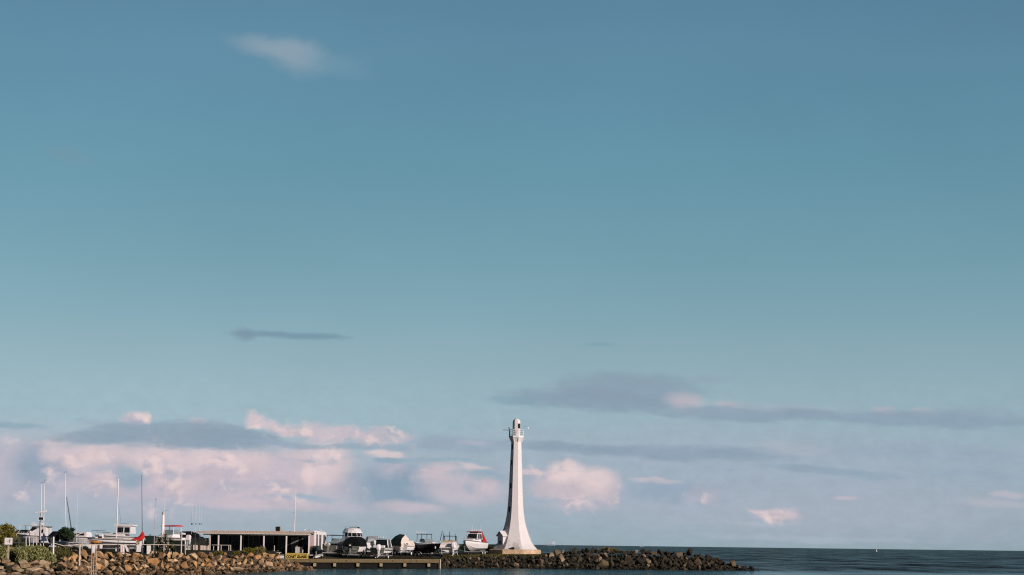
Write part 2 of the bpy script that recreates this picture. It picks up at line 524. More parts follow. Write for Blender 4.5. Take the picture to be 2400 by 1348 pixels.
ORANGE = mat('orange_plastic', (.62, .26, .06), .5, .2, 3.0)
SIGNYEL = mat('sign_yellow', (.72, .52, .13), .55, .12, 3.0)
INK = mat('black_ink', (.02, .016, .008), .6, .2, 5.0)
INKFADED = mat('faded_brown_ink', (.28, .18, .02), .6, .2, 5.0)
REDINK = mat('red_ink', (.6, .12, .05), .6, .2, 5.0)
BROWNWALL = mat('dark_brown_weatherboard', (.016, .013, .012), .8, .4, 2.0, stretch=(.5, .5, 8))
PINKWALL = mat('faded_pink_panel', (.42, .30, .30), .7, .2, 3.0)
BRICKY = mat('orange_brick', (.42, .17, .10), .8, .35, 9.0)
ROOFM = mat('old_roof_sheeting', (.50, .38, .29), .6, .3, 2.0, stretch=(6, .6, 1))
GUTTER = mat('pale_gutter', (.62, .56, .50), .6, .2, 4.0)
WHARFTOP = mat('weathered_wharf_timber', (.135, .10, .05), .85, .45, 2.5, .4, 6, stretch=(.4, 3, 3))
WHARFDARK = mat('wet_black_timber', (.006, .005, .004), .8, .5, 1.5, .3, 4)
BLOCKM = mat('fender_block_timber', (.30, .24, .15), .85, .3, 4.0)
TRANSOM = mat('dull_grey_green_transom', (.12, .125, .10), .7, .3, 3.0)
GREYALU = mat('bare_aluminium', (.30, .31, .30), .45, .25, 2.0, metal=.4)
CONCRETE = mat('tan_concrete', (.60, .42, .27), .85, .3, 2.0, .3, 6)
BARK = mat('brown_bark', (.09, .065, .045), .9, .4, 8.0)
LEAFDARK = mat('dark_green_leaf', (.035, .055, .025), .7, .5, 1.6)
LEAFSALT = mat('grey_green_leaf', (.37, .35, .14), .8, .5, 2.2, c2=(.10, .11, .04))
LEAFOLIVE = mat('olive_yellow_leaf', (.24, .19, .035), .75, .5, 1.6, c2=(.06, .07, .015))
LEAFGRASS = mat('yellow_green_grass', (.15, .125, .035), .8, .5, 2.0, c2=(.05, .052, .016))
LEAFYUCCA = mat('yucca_leaf', (.10, .11, .035), .6, .6, 2.5, c2=(.02, .025, .01))
TIPM = mat('dry_yellow_tip', (.60, .45, .22), .8, .3, 4.0)
SHIPM = mat('pale_ship_haze_tint', (.50, .56, .60), .6, .1, .05)  # distance haze is mixed into both ship colours
SHIPHULL = mat('hull_haze_tint', (.28, .36, .42), .6, .1, .05)

# lighthouse paint: white, with grey-brown lichen low on the shaft
TOWERM = mat('lighthouse_white', (.66, .615, .61), .65, .05, .9, .15, 3)
_t = TOWERM.node_tree
_b = _t.nodes['Principled BSDF']
_old = _b.inputs['Base Color'].links[0].from_socket
_tc = _t.nodes.new('ShaderNodeTexCoord')
_n = _t.nodes.new('ShaderNodeTexNoise'); _n.inputs['Scale'].default_value = 1.3; _n.inputs['Detail'].default_value = 7; _n.inputs['Roughness'].default_value = .65
_t.links.new(_tc.outputs['Object'], _n.inputs['Vector'])
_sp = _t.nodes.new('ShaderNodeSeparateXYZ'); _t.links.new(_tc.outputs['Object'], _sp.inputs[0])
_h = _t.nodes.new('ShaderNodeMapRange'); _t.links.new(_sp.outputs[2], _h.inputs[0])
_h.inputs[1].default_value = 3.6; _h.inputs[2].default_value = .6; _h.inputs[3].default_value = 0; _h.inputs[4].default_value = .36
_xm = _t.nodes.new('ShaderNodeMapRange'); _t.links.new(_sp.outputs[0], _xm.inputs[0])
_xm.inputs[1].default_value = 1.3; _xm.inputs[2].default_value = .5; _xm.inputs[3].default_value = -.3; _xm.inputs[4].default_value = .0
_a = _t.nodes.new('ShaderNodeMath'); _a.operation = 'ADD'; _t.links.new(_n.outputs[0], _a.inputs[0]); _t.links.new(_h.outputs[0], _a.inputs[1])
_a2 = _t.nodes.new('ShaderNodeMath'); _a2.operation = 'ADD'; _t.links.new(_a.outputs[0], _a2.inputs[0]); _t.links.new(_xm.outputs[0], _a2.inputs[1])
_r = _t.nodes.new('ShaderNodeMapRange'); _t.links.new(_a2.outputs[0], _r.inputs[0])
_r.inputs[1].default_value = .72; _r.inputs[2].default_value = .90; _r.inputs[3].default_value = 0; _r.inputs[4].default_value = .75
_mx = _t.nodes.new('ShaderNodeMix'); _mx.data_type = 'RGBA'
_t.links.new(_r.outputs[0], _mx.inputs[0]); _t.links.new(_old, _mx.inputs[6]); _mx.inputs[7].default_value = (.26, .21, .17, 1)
_t.links.new(_mx.outputs[2], _b.inputs['Base Color'])

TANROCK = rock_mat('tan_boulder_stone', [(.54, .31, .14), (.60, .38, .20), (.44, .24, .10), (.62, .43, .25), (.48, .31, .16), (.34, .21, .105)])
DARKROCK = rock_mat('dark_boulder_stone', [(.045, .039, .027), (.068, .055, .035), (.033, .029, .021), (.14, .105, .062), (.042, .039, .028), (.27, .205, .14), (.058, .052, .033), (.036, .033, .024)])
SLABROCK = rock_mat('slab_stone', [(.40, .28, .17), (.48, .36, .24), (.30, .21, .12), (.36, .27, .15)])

# water: dark sea, wind ripples long across the view
WATER = bpy.data.materials.new('sea_water')
WATER.use_nodes = True
_t = WATER.node_tree
_b = _t.nodes['Principled BSDF']
_b.inputs['Roughness'].default_value = 0.22
_b.inputs['IOR'].default_value = 1.33
_b.inputs['Specular IOR Level'].default_value = 0.5
_tc = _t.nodes.new('ShaderNodeNewGeometry')


def _wnoise(sx, sy, detail, rough=.6):
    mp = _t.nodes.new('ShaderNodeMapping'); mp.inputs['Scale'].default_value = (sx, sy, 1)
    _t.links.new(_tc.outputs['Position'], mp.inputs[0])
    n = _t.nodes.new('ShaderNodeTexNoise'); n.inputs['Scale'].default_value = 1; n.inputs['Detail'].default_value = detail
    n.inputs['Roughness'].default_value = rough
    _t.links.new(mp.outputs[0], n.inputs['Vector'])
    return n


n1 = _wnoise(.22, 1.5, 6)
n3 = _wnoise(.05, .016, 5, .65)      # patches of rougher and calmer water
n4 = _wnoise(.14, .022, 6, .7)       # wave trains
_sp = _t.nodes.new('ShaderNodeSeparateXYZ'); _t.links.new(_tc.outputs['Position'], _sp.inputs[0])
_sh = _t.nodes.new('ShaderNodeMapRange'); _sh.interpolation_type = 'SMOOTHSTEP'      # 0 in the sheltered harbour, 1 on the open sea
_t.links.new(_sp.outputs[1], _sh.inputs[0]); _sh.inputs[1].default_value = 268; _sh.inputs[2].default_value = 300
_bp = _t.nodes.new('ShaderNodeBump'); _bp.inputs['Strength'].default_value = 1.0; _bp.inputs['Distance'].default_value = 0.22
_bs = _t.nodes.new('ShaderNodeMapRange'); _t.links.new(_sh.outputs[0], _bs.inputs[0]); _bs.inputs[3].default_value = .4; _bs.inputs[4].default_value = 1.0
_t.links.new(_bs.outputs[0], _bp.inputs['Strength'])
_t.links.new(n1.outputs[0], _bp.inputs['Height']); _r = _t.nodes.new('ShaderNodeValToRGB')
_r.color_ramp.elements[0].position = .36; _r.color_ramp.elements[0].color = (.012, .018, .018, 1)
_r.color_ramp.elements[1].position = .66; _r.color_ramp.elements[1].color = (.028, .042, .043, 1)
_add = _t.nodes.new('ShaderNodeMath'); _add.operation = 'ADD'
_h1 = _t.nodes.new('ShaderNodeMath'); _h1.operation = 'MULTIPLY'; _h1.inputs[1].default_value = .5
_h2 = _t.nodes.new('ShaderNodeMath'); _h2.operation = 'MULTIPLY'; _h2.inputs[1].default_value = .5
_t.links.new(n3.outputs[0], _h1.inputs[0]); _t.links.new(n4.outputs[0], _h2.inputs[0])
_t.links.new(_h1.outputs[0], _add.inputs[0]); _t.links.new(_h2.outputs[0], _add.inputs[1])
_t.links.new(_add.outputs[0], _r.inputs[0]); # steeper sea waves mirror less of the low sky than the sheltered harbour does
_s1 = _t.nodes.new('ShaderNodeMapRange'); _t.links.new(_add.outputs[0], _s1.inputs[0])
_s1.inputs[1].default_value = .43; _s1.inputs[2].default_value = .59; _s1.inputs[3].default_value = .02; _s1.inputs[4].default_value = .40
_s3 = _t.nodes.new('ShaderNodeMapRange'); _t.links.new(_add.outputs[0], _s3.inputs[0])
_s3.inputs[1].default_value = .43; _s3.inputs[2].default_value = .59; _s3.inputs[3].default_value = .40; _s3.inputs[4].default_value = .66
_s2 = _t.nodes.new('ShaderNodeMix'); _t.links.new(_sh.outputs[0], _s2.inputs[0])
_t.links.new(_s3.outputs[0], _s2.inputs[2]); _t.links.new(_s1.outputs[0], _s2.inputs[3])
_df = _t.nodes.new('ShaderNodeBsdfDiffuse'); _gl = _t.nodes.new('ShaderNodeBsdfGlossy')
_gl.inputs['Color'].default_value = (.68, .86, .88, 1); _gl.inputs['Roughness'].default_value = .07
_ms = _t.nodes.new('ShaderNodeMixShader')
_t.links.new(_r.outputs[0], _df.inputs['Color'])
_t.links.new(_bp.outputs[0], _gl.inputs['Normal'])
_t.links.new(_s2.outputs[0], _ms.inputs[0]); _t.links.new(_df.outputs[0], _ms.inputs[1]); _t.links.new(_gl.outputs[0], _ms.inputs[2])
_t.links.new(_ms.outputs[0], _t.nodes['Material Output'].inputs['Surface'])
_t.nodes.remove(_b)

# ground: trodden dirt and thin grass over old asphalt
GROUND = mat('dirt_and_grass', (.06, .047, .026), .95, .3, .35, .5, 3.0, c2=(.024, .025, .013), detail=8, spec=.05)

# ------------------------------------------------------------------ mesh helpers
class MB:
    """collects shapes and links them as ONE mesh object"""
    def __init__(self):
        self.bm = bmesh.new()

    def face(self, pts):
        vs = [self.bm.verts.new(p) for p in pts]
        return self.bm.faces.new(vs)

    def box(self, c, s, rz=0.0, m=None):
        c = Vector(c); hx, hy, hz = s[0] / 2, s[1] / 2, s[2] / 2
        rot = Matrix.Rotation(rz, 3, 'Z') if m is None else m
        v = [self.bm.verts.new(c + rot @ Vector((x * hx, y * hy, z * hz))) for x, y, z in
             ((-1, -1, -1), (1, -1, -1), (1, 1, -1), (-1, 1, -1), (-1, -1, 1), (1, -1, 1), (1, 1, 1), (-1, 1, 1))]
        for f in ((0, 3, 2, 1), (4, 5, 6, 7), (0, 1, 5, 4), (1, 2, 6, 5), (2, 3, 7, 6), (3, 0, 4, 7)):
            self.bm.faces.new([v[i] for i in f])
        return self

    def tube(self, p0, p1, r0, r1=None, n=8):
        p0 = Vector(p0); p1 = Vector(p1); r1 = r0 if r1 is None else r1
        q = (p1 - p0).to_track_quat('Z', 'Y')
        a = []; b = []
        for i in range(n):
            t = 2 * math.pi * i / n
            d = q @ Vector((math.cos(t), math.sin(t), 0))
            a.append(self.bm.verts.new(p0 + d * r0)); b.append(self.bm.verts.new(p1 + d * r1))
        for i in range(n):
            j = (i + 1) % n
            self.bm.faces.new((a[i], a[j], b[j], b[i]))
        self.bm.faces.new(a[::-1]); self.bm.faces.new(b)
        return self

    def path(self, pts, r, n=6):
        for a, b in zip(pts[:-1], pts[1:]):
            self.tube(a, b, r, r, n)
        return self

    def loft(self, rings, cap0=True, cap1=True, closed=True):
        vr = [[self.bm.verts.new(p) for p in r] for r in rings]
        n = len(vr[0])
        for a, b in zip(vr[:-1], vr[1:]):
            for i in range(n if closed else n - 1):
                j = (i + 1) % n
                try:
                    self.bm.faces.new((a[i], a[j], b[j], b[i]))
                except ValueError:
                    pass
        if cap0:
            self.bm.faces.new(vr[0][::-1])
        if cap1:
            self.bm.faces.new(vr[-1])
        return self

    def prism(self, poly, axis, a, b):
        """poly in the two other axes, extruded along axis from a to b"""
        def p(u, v, w):
            return {'x': (w, u, v), 'y': (u, w, v), 'z': (u, v, w)}[axis]
        return self.loft([[p(u, v, a) for u, v in poly], [p(u, v, b) for u, v in poly]])

    def ball(self, c, r, sx=1, sy=1, sz=1, sub=2):
        m = Matrix.Translation(c) @ Matrix.Diagonal((r * sx, r * sy, r * sz, 1))
        bmesh.ops.create_icosphere(self.bm, subdivisions=sub, radius=1.0, matrix=m)
        return self

    def lathe(self, c, prof, n=12):
        c = Vector(c)
        return self.loft([[c + Vector((r * math.cos(2 * math.pi * i / n), r * math.sin(2 * math.pi * i / n), z)) for i in range(n)] for r, z in prof])

    def build(self, name, material, parent=None, smooth=False):
        bmesh.ops.recalc_face_normals(self.bm, faces=self.bm.faces)
        me = bpy.data.meshes.new(name)
        self.bm.to_mesh(me); self.bm.free()
        me.materials.append(material)
        if smooth:
            for p in me.polygons:
                p.use_smooth = True
        o = bpy.data.objects.new(name, me)
        COL.objects.link(o)
        if parent is not None:
            o.parent = parent
        return o


def tag(o, label=None, cat=None, group=None, kind=None):
    if label: o['label'] = label
    if cat: o['category'] = cat
    if group: o['group'] = group
    if kind: o['kind'] = kind
    return o


def thing(name, label, cat, loc=(0, 0, 0), rz=0.0, group=None):
    o = bpy.data.objects.new(name, None)
    COL.objects.link(o)
    o.location = loc; o.rotation_euler = (0, 0, rz)
    return tag(o, label, cat, group)


def copy_thing(o, label=None):
    c = o.copy(); COL.objects.link(c)
    if label: c['label'] = label
    for ch in list(o.children):
        d = ch.copy(); COL.objects.link(d); d.parent = c
        for g in list(ch.children):
            e = g.copy(); COL.objects.link(e); e.parent = d
    return c


# ------------------------------------------------------------------ terrain
# photo column, depth of waterline, depth of crest, crest height, back edge of the land
SHORE = [(-900, 120, 130, 1.25, 330), (-300, 146, 157, 1.25, 330), (0, 160, 172, 1.2, 335), (120, 171, 180, 1.3, 335), (170, 176, 183, 1.8, 335),
         (200, 178, 185, 1.85, 335), (440, 192, 199, 1.85, 335), (610, 214, 222, 1.72, 335), (645, 223, 233, 1.68, 335),
         (655, 250.5, 251, 1.13, 335), (740, 252.5, 253, 1.13, 335), (840, 258, 258.5, 1.13, 335), (1030, 267.5, 268, 1.13, 338),
         (1036, 271, 277, 1.5, 338), (1170, 278, 286, 1.72, 335), (1200, 278.5, 287, 1.78, 326), (1240, 279, 287, 1.8, 312),
         (1290, 280, 288, 1.8, 303), (1400, 282, 288, 1.95, 298), (1600, 286, 291, 1.9, 297), (1680, 288, 291.5, 1.25, 296),
         (1730, 289, 291.5, .6, 295), (1768, 290, 291.5, .05, 293), (1785, 290.5, 291.5, -.5, 292)]


def shore(px):
    for a, b in zip(SHORE[:-1], SHORE[1:]):
        if a[0] <= px <= b[0]:
            t = (px - a[0]) / (b[0] - a[0])
            return tuple(a[i] + (b[i] - a[i]) * t for i in range(1, 5))
    return SHORE[0][1:] if px < SHORE[0][0] else SHORE[-1][1:]


def ground_z(px, D):
    dw, dc, zc, db = shore(px)
    if D <= dc:
        return -0.4 + (zc + 0.4) * max(-1, (D - dw + 1) / (dc - dw + 1))
    if px > 1290:
        return zc
    return zc + min(1.0, max(0.0, D - dc - 5.5) / 16.0) * max(0.0, 2.0 - zc)


def B(px, D, lift=0.0):
    """ground point in pixel column px at depth D"""
    return G(px, D, ground_z(px, D) + lift)


mb = MB()
cols = []
pxs = sorted(set([s[0] for s in SHORE] + list(range(-900, 1780, 24))))
for px in pxs:
    dw, dc, zc, db = shore(px)
    col = [G(px, dw + 1.6, -.8), G(px, (dw + dc) / 2 + 1.6 * min(1, (dc - dw)), zc * .45 - .6), G(px, dc + .8, zc - (.12 if dc - dw > 1 else 0.02))]
    for t in (.04, .08, .12, .18, .25, .35, .5, .75, 1.0):
        D = dc + .8 + (db - dc - .8) * t
        z = ground_z(px, D) + 0.05 * mnoise.noise(Vector((px * .04, D * .3, 0)))
        if px > 1290:
            z -= .35
        col.append(G(px, D, z))
    e = col[-1].copy(); d2 = G(px, db + 4, -0.6)
    col.append(d2)
    cols.append(col)
bmv = [[mb.bm.verts.new(p) for p in c] for c in cols]
for a, b in zip(bmv[:-1], bmv[1:]):
    for i in range(len(a) - 1):
        mb.bm.faces.new((a[i], b[i], b[i + 1], a[i + 1]))
ground = mb.build('ground', GROUND)
tag(ground, kind='structure')

# open sea and harbour as one sheet reaching the horizon
mb = MB()
rows = []
ys = [-80, 60, 120, 160, 200, 260, 320, 420, 600, 1000, 2000, 5000, 12000, 30000, 70000]
for y in ys:
    rows.append([mb.bm.verts.new((x * max(300, y * .9), y, 0)) for x in (-1, -.6, -.3, 0, .3, .6, 1)])
for a, b in zip(rows[:-1], rows[1:]):
    for i in range(len(a) - 1):
        mb.bm.faces.new((a[i], a[i + 1], b[i + 1], b[i]))
water = mb.build('water', WATER)
tag(water, kind='structure')

# ------------------------------------------------------------------ lighthouse
rng = random.Random(4)
TD = 297.0
TS = F / TD                                        # photo pixels per metre there
tb = G(1207, TD, ground_z(1207, TD) - .02)
tower = thing('lighthouse', 'tall white eight-sided lighthouse with flared base and small domed lantern', 'lighthouse', tb)
ybase = 1278.0 - (tb.z - CAMZ) * TS                # its pixel row
OCT = R(-18)


def hexring(r, z):
    # eight corners, at -18, 27, 72 ... degrees from +x towards the viewer (-y)
    return [Vector((r * math.cos(OCT + k * math.pi / 4), -r * math.sin(OCT + k * math.pi / 4), z)) for k in range(8)]


def zpx(y):                                        # height above tower foot of photo row y (tower column)
    return (1295.5 - y) / TS


prof = [(1285, 53), (1279, 47.5), (1273, 42.6), (1266, 38.6), (1258, 35.2), (1250, 32.0), (1242, 29.2), (1231, 25.7), (1220, 22.9), (1208, 20.8), (1196, 19.3), (1175, 17.6),
        (1150, 16.4), (1120, 15.2), (1092, 14.2), (1060, 12.9), (1036, 12.0)]
mb = MB()
mb.loft([hexring(r / .951 / TS, zpx(y)) for y, r in prof], cap0=True, cap1=True)
shaft = mb.build('shaft', TOWERM, tower)
mb = MB()
mb.loft([hexring(60.5 / .951 / TS, zpx(1300)), hexring(60.5 / .951 / TS, zpx(1285.8)), hexring(57 / .951 / TS, zpx(1284.6))])
mb.build('plinth', CONCRETE, tower)
mb = MB()
mb.loft([hexring(12.05 / .951 / TS, zpx(1036)), hexring(12.2 / .951 / TS, zpx(1034)), hexring(16.2 / .951 / TS, zpx(1025.4))])
# brackets standing out from the corners under the gallery
for k in range(8):
    a = OCT + k * math.pi / 4
    d = Vector((math.cos(a), -math.sin(a), 0)); s = Vector((-d.y, d.x, 0)) * .06
    z0, z1 = zpx(1040), zpx(1025.5)
    tri = [d * (11.0 / TS) + Vector((0, 0, z0)), d * (17.0 / TS) + Vector((0, 0, z1 - .12)), d * (17.0 / TS) + Vector((0, 0, z1)), d * (11.0 / TS) + Vector((0, 0, z1))]
    mb.loft([[p - s for p in tri], [p + s for p in tri]])
mb.build('gallery_bracket', TOWERM, tower)
mb = MB()
mb.loft([hexring(17.2 / .951 / TS, zpx(1025.3)), hexring(17.2 / .951 / TS, zpx(1021))])
mb.build('gallery_floor', WHITEPAINT, tower)
# lantern house: eight flat sides closing in a rounded top
mb = MB()
lr = 9.1 / .951 / TS
rings = [hexring(lr, zpx(1020.9)), hexring(lr, zpx(990))]
for k in range(1, 7):
    t = k / 7 * math.pi / 2
    rings.append(hexring(lr * math.cos(t), zpx(990) + lr * 1.03 * math.sin(t)))
mb.loft(rings)
lantern = mb.build('lantern_house', TOWERM, tower)


def onface(k, u, z, r, off):
    """point on hex side k (between corners k and k+1), u in 0..1 across it"""
    ring = hexring(r, z)
    a, b = ring[k], ring[(k + 1) % 8]
    nrm = ((a + b) / 2).copy(); nrm.z = 0; nrm.normalize()
    return a.lerp(b, u) + nrm * off


def inset(name, k, u0, u1, z0, z1, r0, r1, m, parent, depth=.03):
    b = MB()
    o = [onface(k, u0, z0, r0, depth), onface(k, u1, z0, r0, depth), onface(k, u1, z1, r1, depth), onface(k, u0, z1, r1, depth)]
    i = [onface(k, u0, z0, r0, -.15), onface(k, u1, z0, r0, -.15), onface(k, u1, z1, r1, -.15), onface(k, u0, z1, r1, -.15)]
    b.loft([i, o])
    return b.build(name, m, parent)


inset('lantern_window', 1, .03, .97, zpx(1004), zpx(992.5), lr, lr, BLACK, tower)
# railing of three bars and corner posts
rr = 16.3 / .951 / TS
mb = MB()
for k in range(8):
    for z in (1017, 1012, 1007):
        a, b = hexring(rr, zpx(z))[k], hexring(rr, zpx(z))[(k + 1) % 8]
        mb.tube(a, b, .024, .024, 5)
    mb.tube(hexring(rr, zpx(1021))[k], hexring(rr, zpx(1006))[k], .03, .03, 5)
mb.build('gallery_railing', WHITEPAINT, tower)
mb = MB()
c = hexring(rr, zpx(1008))[4]
mb.box(c + Vector((0, 0, -.45)), (.16, .16, 1.25))
mb.tube(c + Vector((-.05, 0, 0)), c + Vector((-.95, -.1, .0)), .05, .05, 6)
mb.tube(c + Vector((0, 0, .15)), c + Vector((-.15, 0, .42)), .10, .06, 6)
mb.build('side_arm', DARKMAST, tower)
mb = MB()
c = hexring(rr, zpx(1006))[0]
mb.path([c, c + Vector((.1, 0, .45)), c + Vector((.45, 0, .52)), c + Vector((.62, 0, .44))], .022, 5)
arm = mb.build('lamp_arm', STEEL, tower)
mb = MB()
mb.lathe(c + Vector((.64, 0, .08)), [(.03, .36), (.07, .26), (.11, .04), (.06, 0)], 8)
mb.build('lamp', WHITEPAINT, arm)
for y, r in ((1084, 13.9), (1138, 15.9), (1192, 19.0), (1047, 12.4)):
    inset('window', 3, .30, .70, zpx(y + 6), zpx(y - 6), (r + .25) / .951 / TS, (r - .1) / .951 / TS, GLASS, tower, .02)
mb = MB()
c = onface(2, .52, zpx(1283), 52 / .951 / TS, .1)
mb.box(c + Vector((0, 0, 0)), (.40, .5, .42), rz=R(-4.5))
mb.build('service_box', BLACK, tower)

# entrance porch on the shaded left side
lx = Vector((math.cos(R(147)), -math.sin(R(147)), 0))      # outward
lt = Vector((-lx.y, lx.x, 0))
pc = lx * 2.0
zs, ze, zr = -.05, zpx(1252.5), zpx(1242.5)
hw = .70


def pl(o, s, z):
    return pc + lx * o + lt * s + Vector((0, 0, z))


mb = MB()
mb.loft([[pl(-1.1, s, z) for s, z in ((-hw, zs), (hw, zs), (hw, ze), (0, zr - .08), (-hw, ze))],
         [pl(.55, s, z) for s, z in ((-hw, zs), (hw, zs), (hw, ze), (0, zr - .08), (-hw, ze))]])
porch = mb.build('porch', TOWERM, tower)
mb = MB()
for sgn in (-1, 1):
    mb.loft([[pl(o, 0, zr - .06) , pl(o, sgn * (hw + .22), ze - .16), pl(o, sgn * (hw + .22), ze - .08), pl(o, 0, zr + .02)] for o in (-1.0, .72)])
mb.build('porch_roof', WHITEPAINT, porch)
mb = MB()
mb.loft([[pl(.545, s, z) for s, z in ((-.36, .15), (.36, .15), (.36, 1.85), (-.36, 1.85))], [pl(.58, s, z) for s, z in ((-.36, .15), (.36, .15), (.36, 1.85), (-.36, 1.85))]])
mb.build('door', mat('grey_green_door', (.16, .20, .19), .6, .2, 2.0), porch)

# ------------------------------------------------------------------ wharf
wharf = thing('timber_wharf', 'low weathered timber wharf with dark face below the boat yard', 'wharf', G(850, 258, 0))
wp = [G(px, d, 0) for px, d in ((652, 250.3), (740, 252.3), (840, 257.8), (935, 262.7), (1032, 267.5))]
wp = [p - wharf.location for p in wp]
mb = MB()
for a, b in zip(wp[:-1], wp[1:]):
    n = Vector((b - a)); n.z = 0; n.normalize(); back = Vector((-n.y, n.x, 0))
    mb.loft([[p + Vector((0, 0, .72)), p + back * 1.6 + Vector((0, 0, .72)), p + back * 1.6 + Vector((0, 0, 1.10)), p + Vector((0, 0, 1.10))] for p in (a, b)])
mb.build('edge_beam', WHARFTOP, wharf)
mb = MB()
for a, b in zip(wp[:-1], wp[1:]):
    n = Vector((b - a)); n.z = 0; n.normalize(); back = Vector((-n.y, n.x, 0))
    # decking boards with gaps
    k = int((b - a).length / .9)
    for i in range(k):
        p0 = a.lerp(b, i / k); p1 = a.lerp(b, (i + .97) / k)
        z0, z1 = 1.105, 1.15 + rng.uniform(-.008, .008)
        mb.loft([[p - back * .08 + Vector((0, 0, z0)), p + back * 1.7 + Vector((0, 0, z0)), p + back * 1.7 + Vector((0, 0, z1)), p - back * .08 + Vector((0, 0, z1))] for p in (p0, p1)])
mb.build('deck_board', mat('sunbleached_deck', (.26, .20, .12), .85, .35, 3.0), wharf)
mb = MB()
for a, b in zip(wp[:-1], wp[1:]):
    n = Vector((b - a)); n.z = 0; n.normalize(); back = Vector((-n.y, n.x, 0))
    mb.loft([[p + back * .35 + Vector((0, 0, -.5)), p + back * .7 + Vector((0, 0, -.5)), p + back * .7 + Vector((0, 0, .655)), p + back * .35 + Vector((0, 0, .655))] for p in (a, b)])
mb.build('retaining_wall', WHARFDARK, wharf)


def wharf_pt(px):
    xs = (652, 740, 840, 935, 1032)
    for i in range(4):
        if xs[i] <= px <= xs[i + 1]:
            return wp[i].lerp(wp[i + 1], (px - xs[i]) / (xs[i + 1] - xs[i]))
    return wp[-1].copy()


for px in (690, 737, 783, 838, 892, 948, 1004):
    c = wharf_pt(px)
    mb = MB(); mb.box(c + Vector((0, .05, .44)), (.36, .42, .40), rz=R(12))
    mb.build('fender_block', BLOCKM, wharf)
    mb = MB(); mb.tube(c + Vector((.1, .45, -.6)), c + Vector((.1, .45, .65)), .13, .14, 8)
    mb.build('pile', WHARFDARK, wharf)
for px in (810, 919, 975):
    c = wharf_pt(px)
    mb = MB(); mb.box(c + Vector((0, -.03, .93)), (.26, .05, .10), rz=R(12))
    mb.build('bolt_plate', BLACK, wharf)
c = wharf_pt(1031)
mb = MB(); mb.box(c + Vector((.06, -.12, .46)), (.13, .12, 1.42))
mb.build('end_post', TIMBERW, wharf)

# ------------------------------------------------------------------ coast guard building
HD = 256.0
HS = F / HD
FLZ = 1.74
hb = G(725, HD, FLZ)
HROT = R(-5)
hut = thing('coast_guard_hut', 'long low coast guard hut with open veranda and white end wall', 'building', hb, HROT)
HL = 13.4                                          # veranda length, front edge on local y = 0, running to -x
EZ = 2.36; MZ = 2.52; BZ = 2.47; VD = 3.3; HDp = 11.0
ML = HL - .25
mb = MB()
mb.box((-ML / 2, VD + .06, MZ / 2 - .20), (ML, .12, MZ + .36))           # wall behind the veranda
mb.box((-ML - .06, (VD + HDp) / 2, BZ / 2 - .3), (.12, HDp - VD, BZ + .4))
mb.box((-ML / 2, HDp, BZ / 2 - .3), (ML - .3, .12, BZ + .3))
mb.build('wall', BROWNWALL, hut)
mb = MB()
mb.prism([(VD - .25, -1.0), (HDp, -1.0), (HDp, BZ + .24), (VD - .25, MZ + .36)], 'x', -.06, .12)
endw = mb.build('end_wall', WHITEPAINT, hut)
for y0, y1 in ((VD + .5, VD + 1.5), (5.9, 7.2), (8.8, 10.1)):
    mb = MB(); mb.box((.125, (y0 + y1) / 2, 1.25), (.02, y1 - y0, 2.1 if y0 > 5 else 2.3)); w = mb.build('window', GLASS, endw)
    f = MB()
    for z in (.17, 2.33):
        f.box((.135, (y0 + y1) / 2, z), (.05, y1 - y0 + .12, .07))
    for y in (y0 - .04, y1 + .04, (y0 + y1) / 2):
        f.box((.137, y, 1.25), (.05, .05, 2.1))
    f.build('frame', mat('grey_window_frame', (.25, .25, .24), .6, .2, 3.0), w)
mb = MB(); mb.box((-.05, VD / 2 - .1, 1.62), (.06, VD - .4, 1.42)); mb.build('side_panel', PINKWALL, hut)
mb = MB(); mb.box((-.05, VD / 2 + .2, .38), (.08, VD - 1.2, .98)); mb.build('brick_panel', BRICKY, hut)


def wav(x):
    return .035 * math.sin(x * 2 * math.pi / .30)


mb = MB()
n = int((HL + 1.35) / .075)
top = []; bot = []
for i in range(n + 1):
    x = .1 - i * .075
    top.append([mb.bm.verts.new((x, -.35, EZ + .10 + wav(x))), mb.bm.verts.new((x, VD - .2, MZ + .12 + wav(x)))])
    bot.append([mb.bm.verts.new((x, -.35, EZ + .085 + wav(x))), mb.bm.verts.new((x, VD - .2, MZ + .105 + wav(x)))])
for i in range(n):
    mb.bm.faces.new((top[i][0], top[i + 1][0], top[i + 1][1], top[i][1]))
    mb.bm.faces.new((bot[i][0], bot[i][1], bot[i + 1][1], bot[i + 1][0]))
    mb.bm.faces.new((top[i][0], bot[i][0], bot[i + 1][0], top[i + 1][0]))
mb.build('veranda_roof', ROOFM, hut)
mb = MB()
mb.prism([(VD - .18, MZ + .125), (HDp + .3, BZ + .105), (HDp + .3, BZ + .19), (VD - .18, MZ + .22)], 'x', -ML - .1, .02)
mb.build('roof', ROOFM, hut)
mb = MB()
mb.box((-HL / 2 + .05, -.36, EZ + .02), (HL + .3, .10, .12))
mb.build('gutter', GUTTER, hut)
mb = MB()
mb.box((-HL / 2, -.02, EZ - .12), (HL, .10, .14))
mb.build('veranda_beam', TIMBERW, hut)
for px in (490.5, 510.5, 563.5, 617.5, 670.5, 723.5):
    x = (px - 725) / HS / math.cos(HROT)
    mb = MB(); mb.box((x, 0, (EZ - .19) / 2 - .05), (.15, .13, EZ - .09)); mb.build('veranda_post', TIMBERW if px < 500 else WHITEPAINT, hut)
mb = MB(); mb.box((-HL / 2, VD / 2 - .1, -.16), (HL, VD + .25, .18)); mb.build('veranda_floor', mat('grey_floor_boards', (.16, .13, .10), .8, .3, 4.0), hut)
mb = MB(); mb.box((-2.05, -.16, -.50), (3.9, .10, .46)); mb.build('base_board', WHITEPAINT, hut)
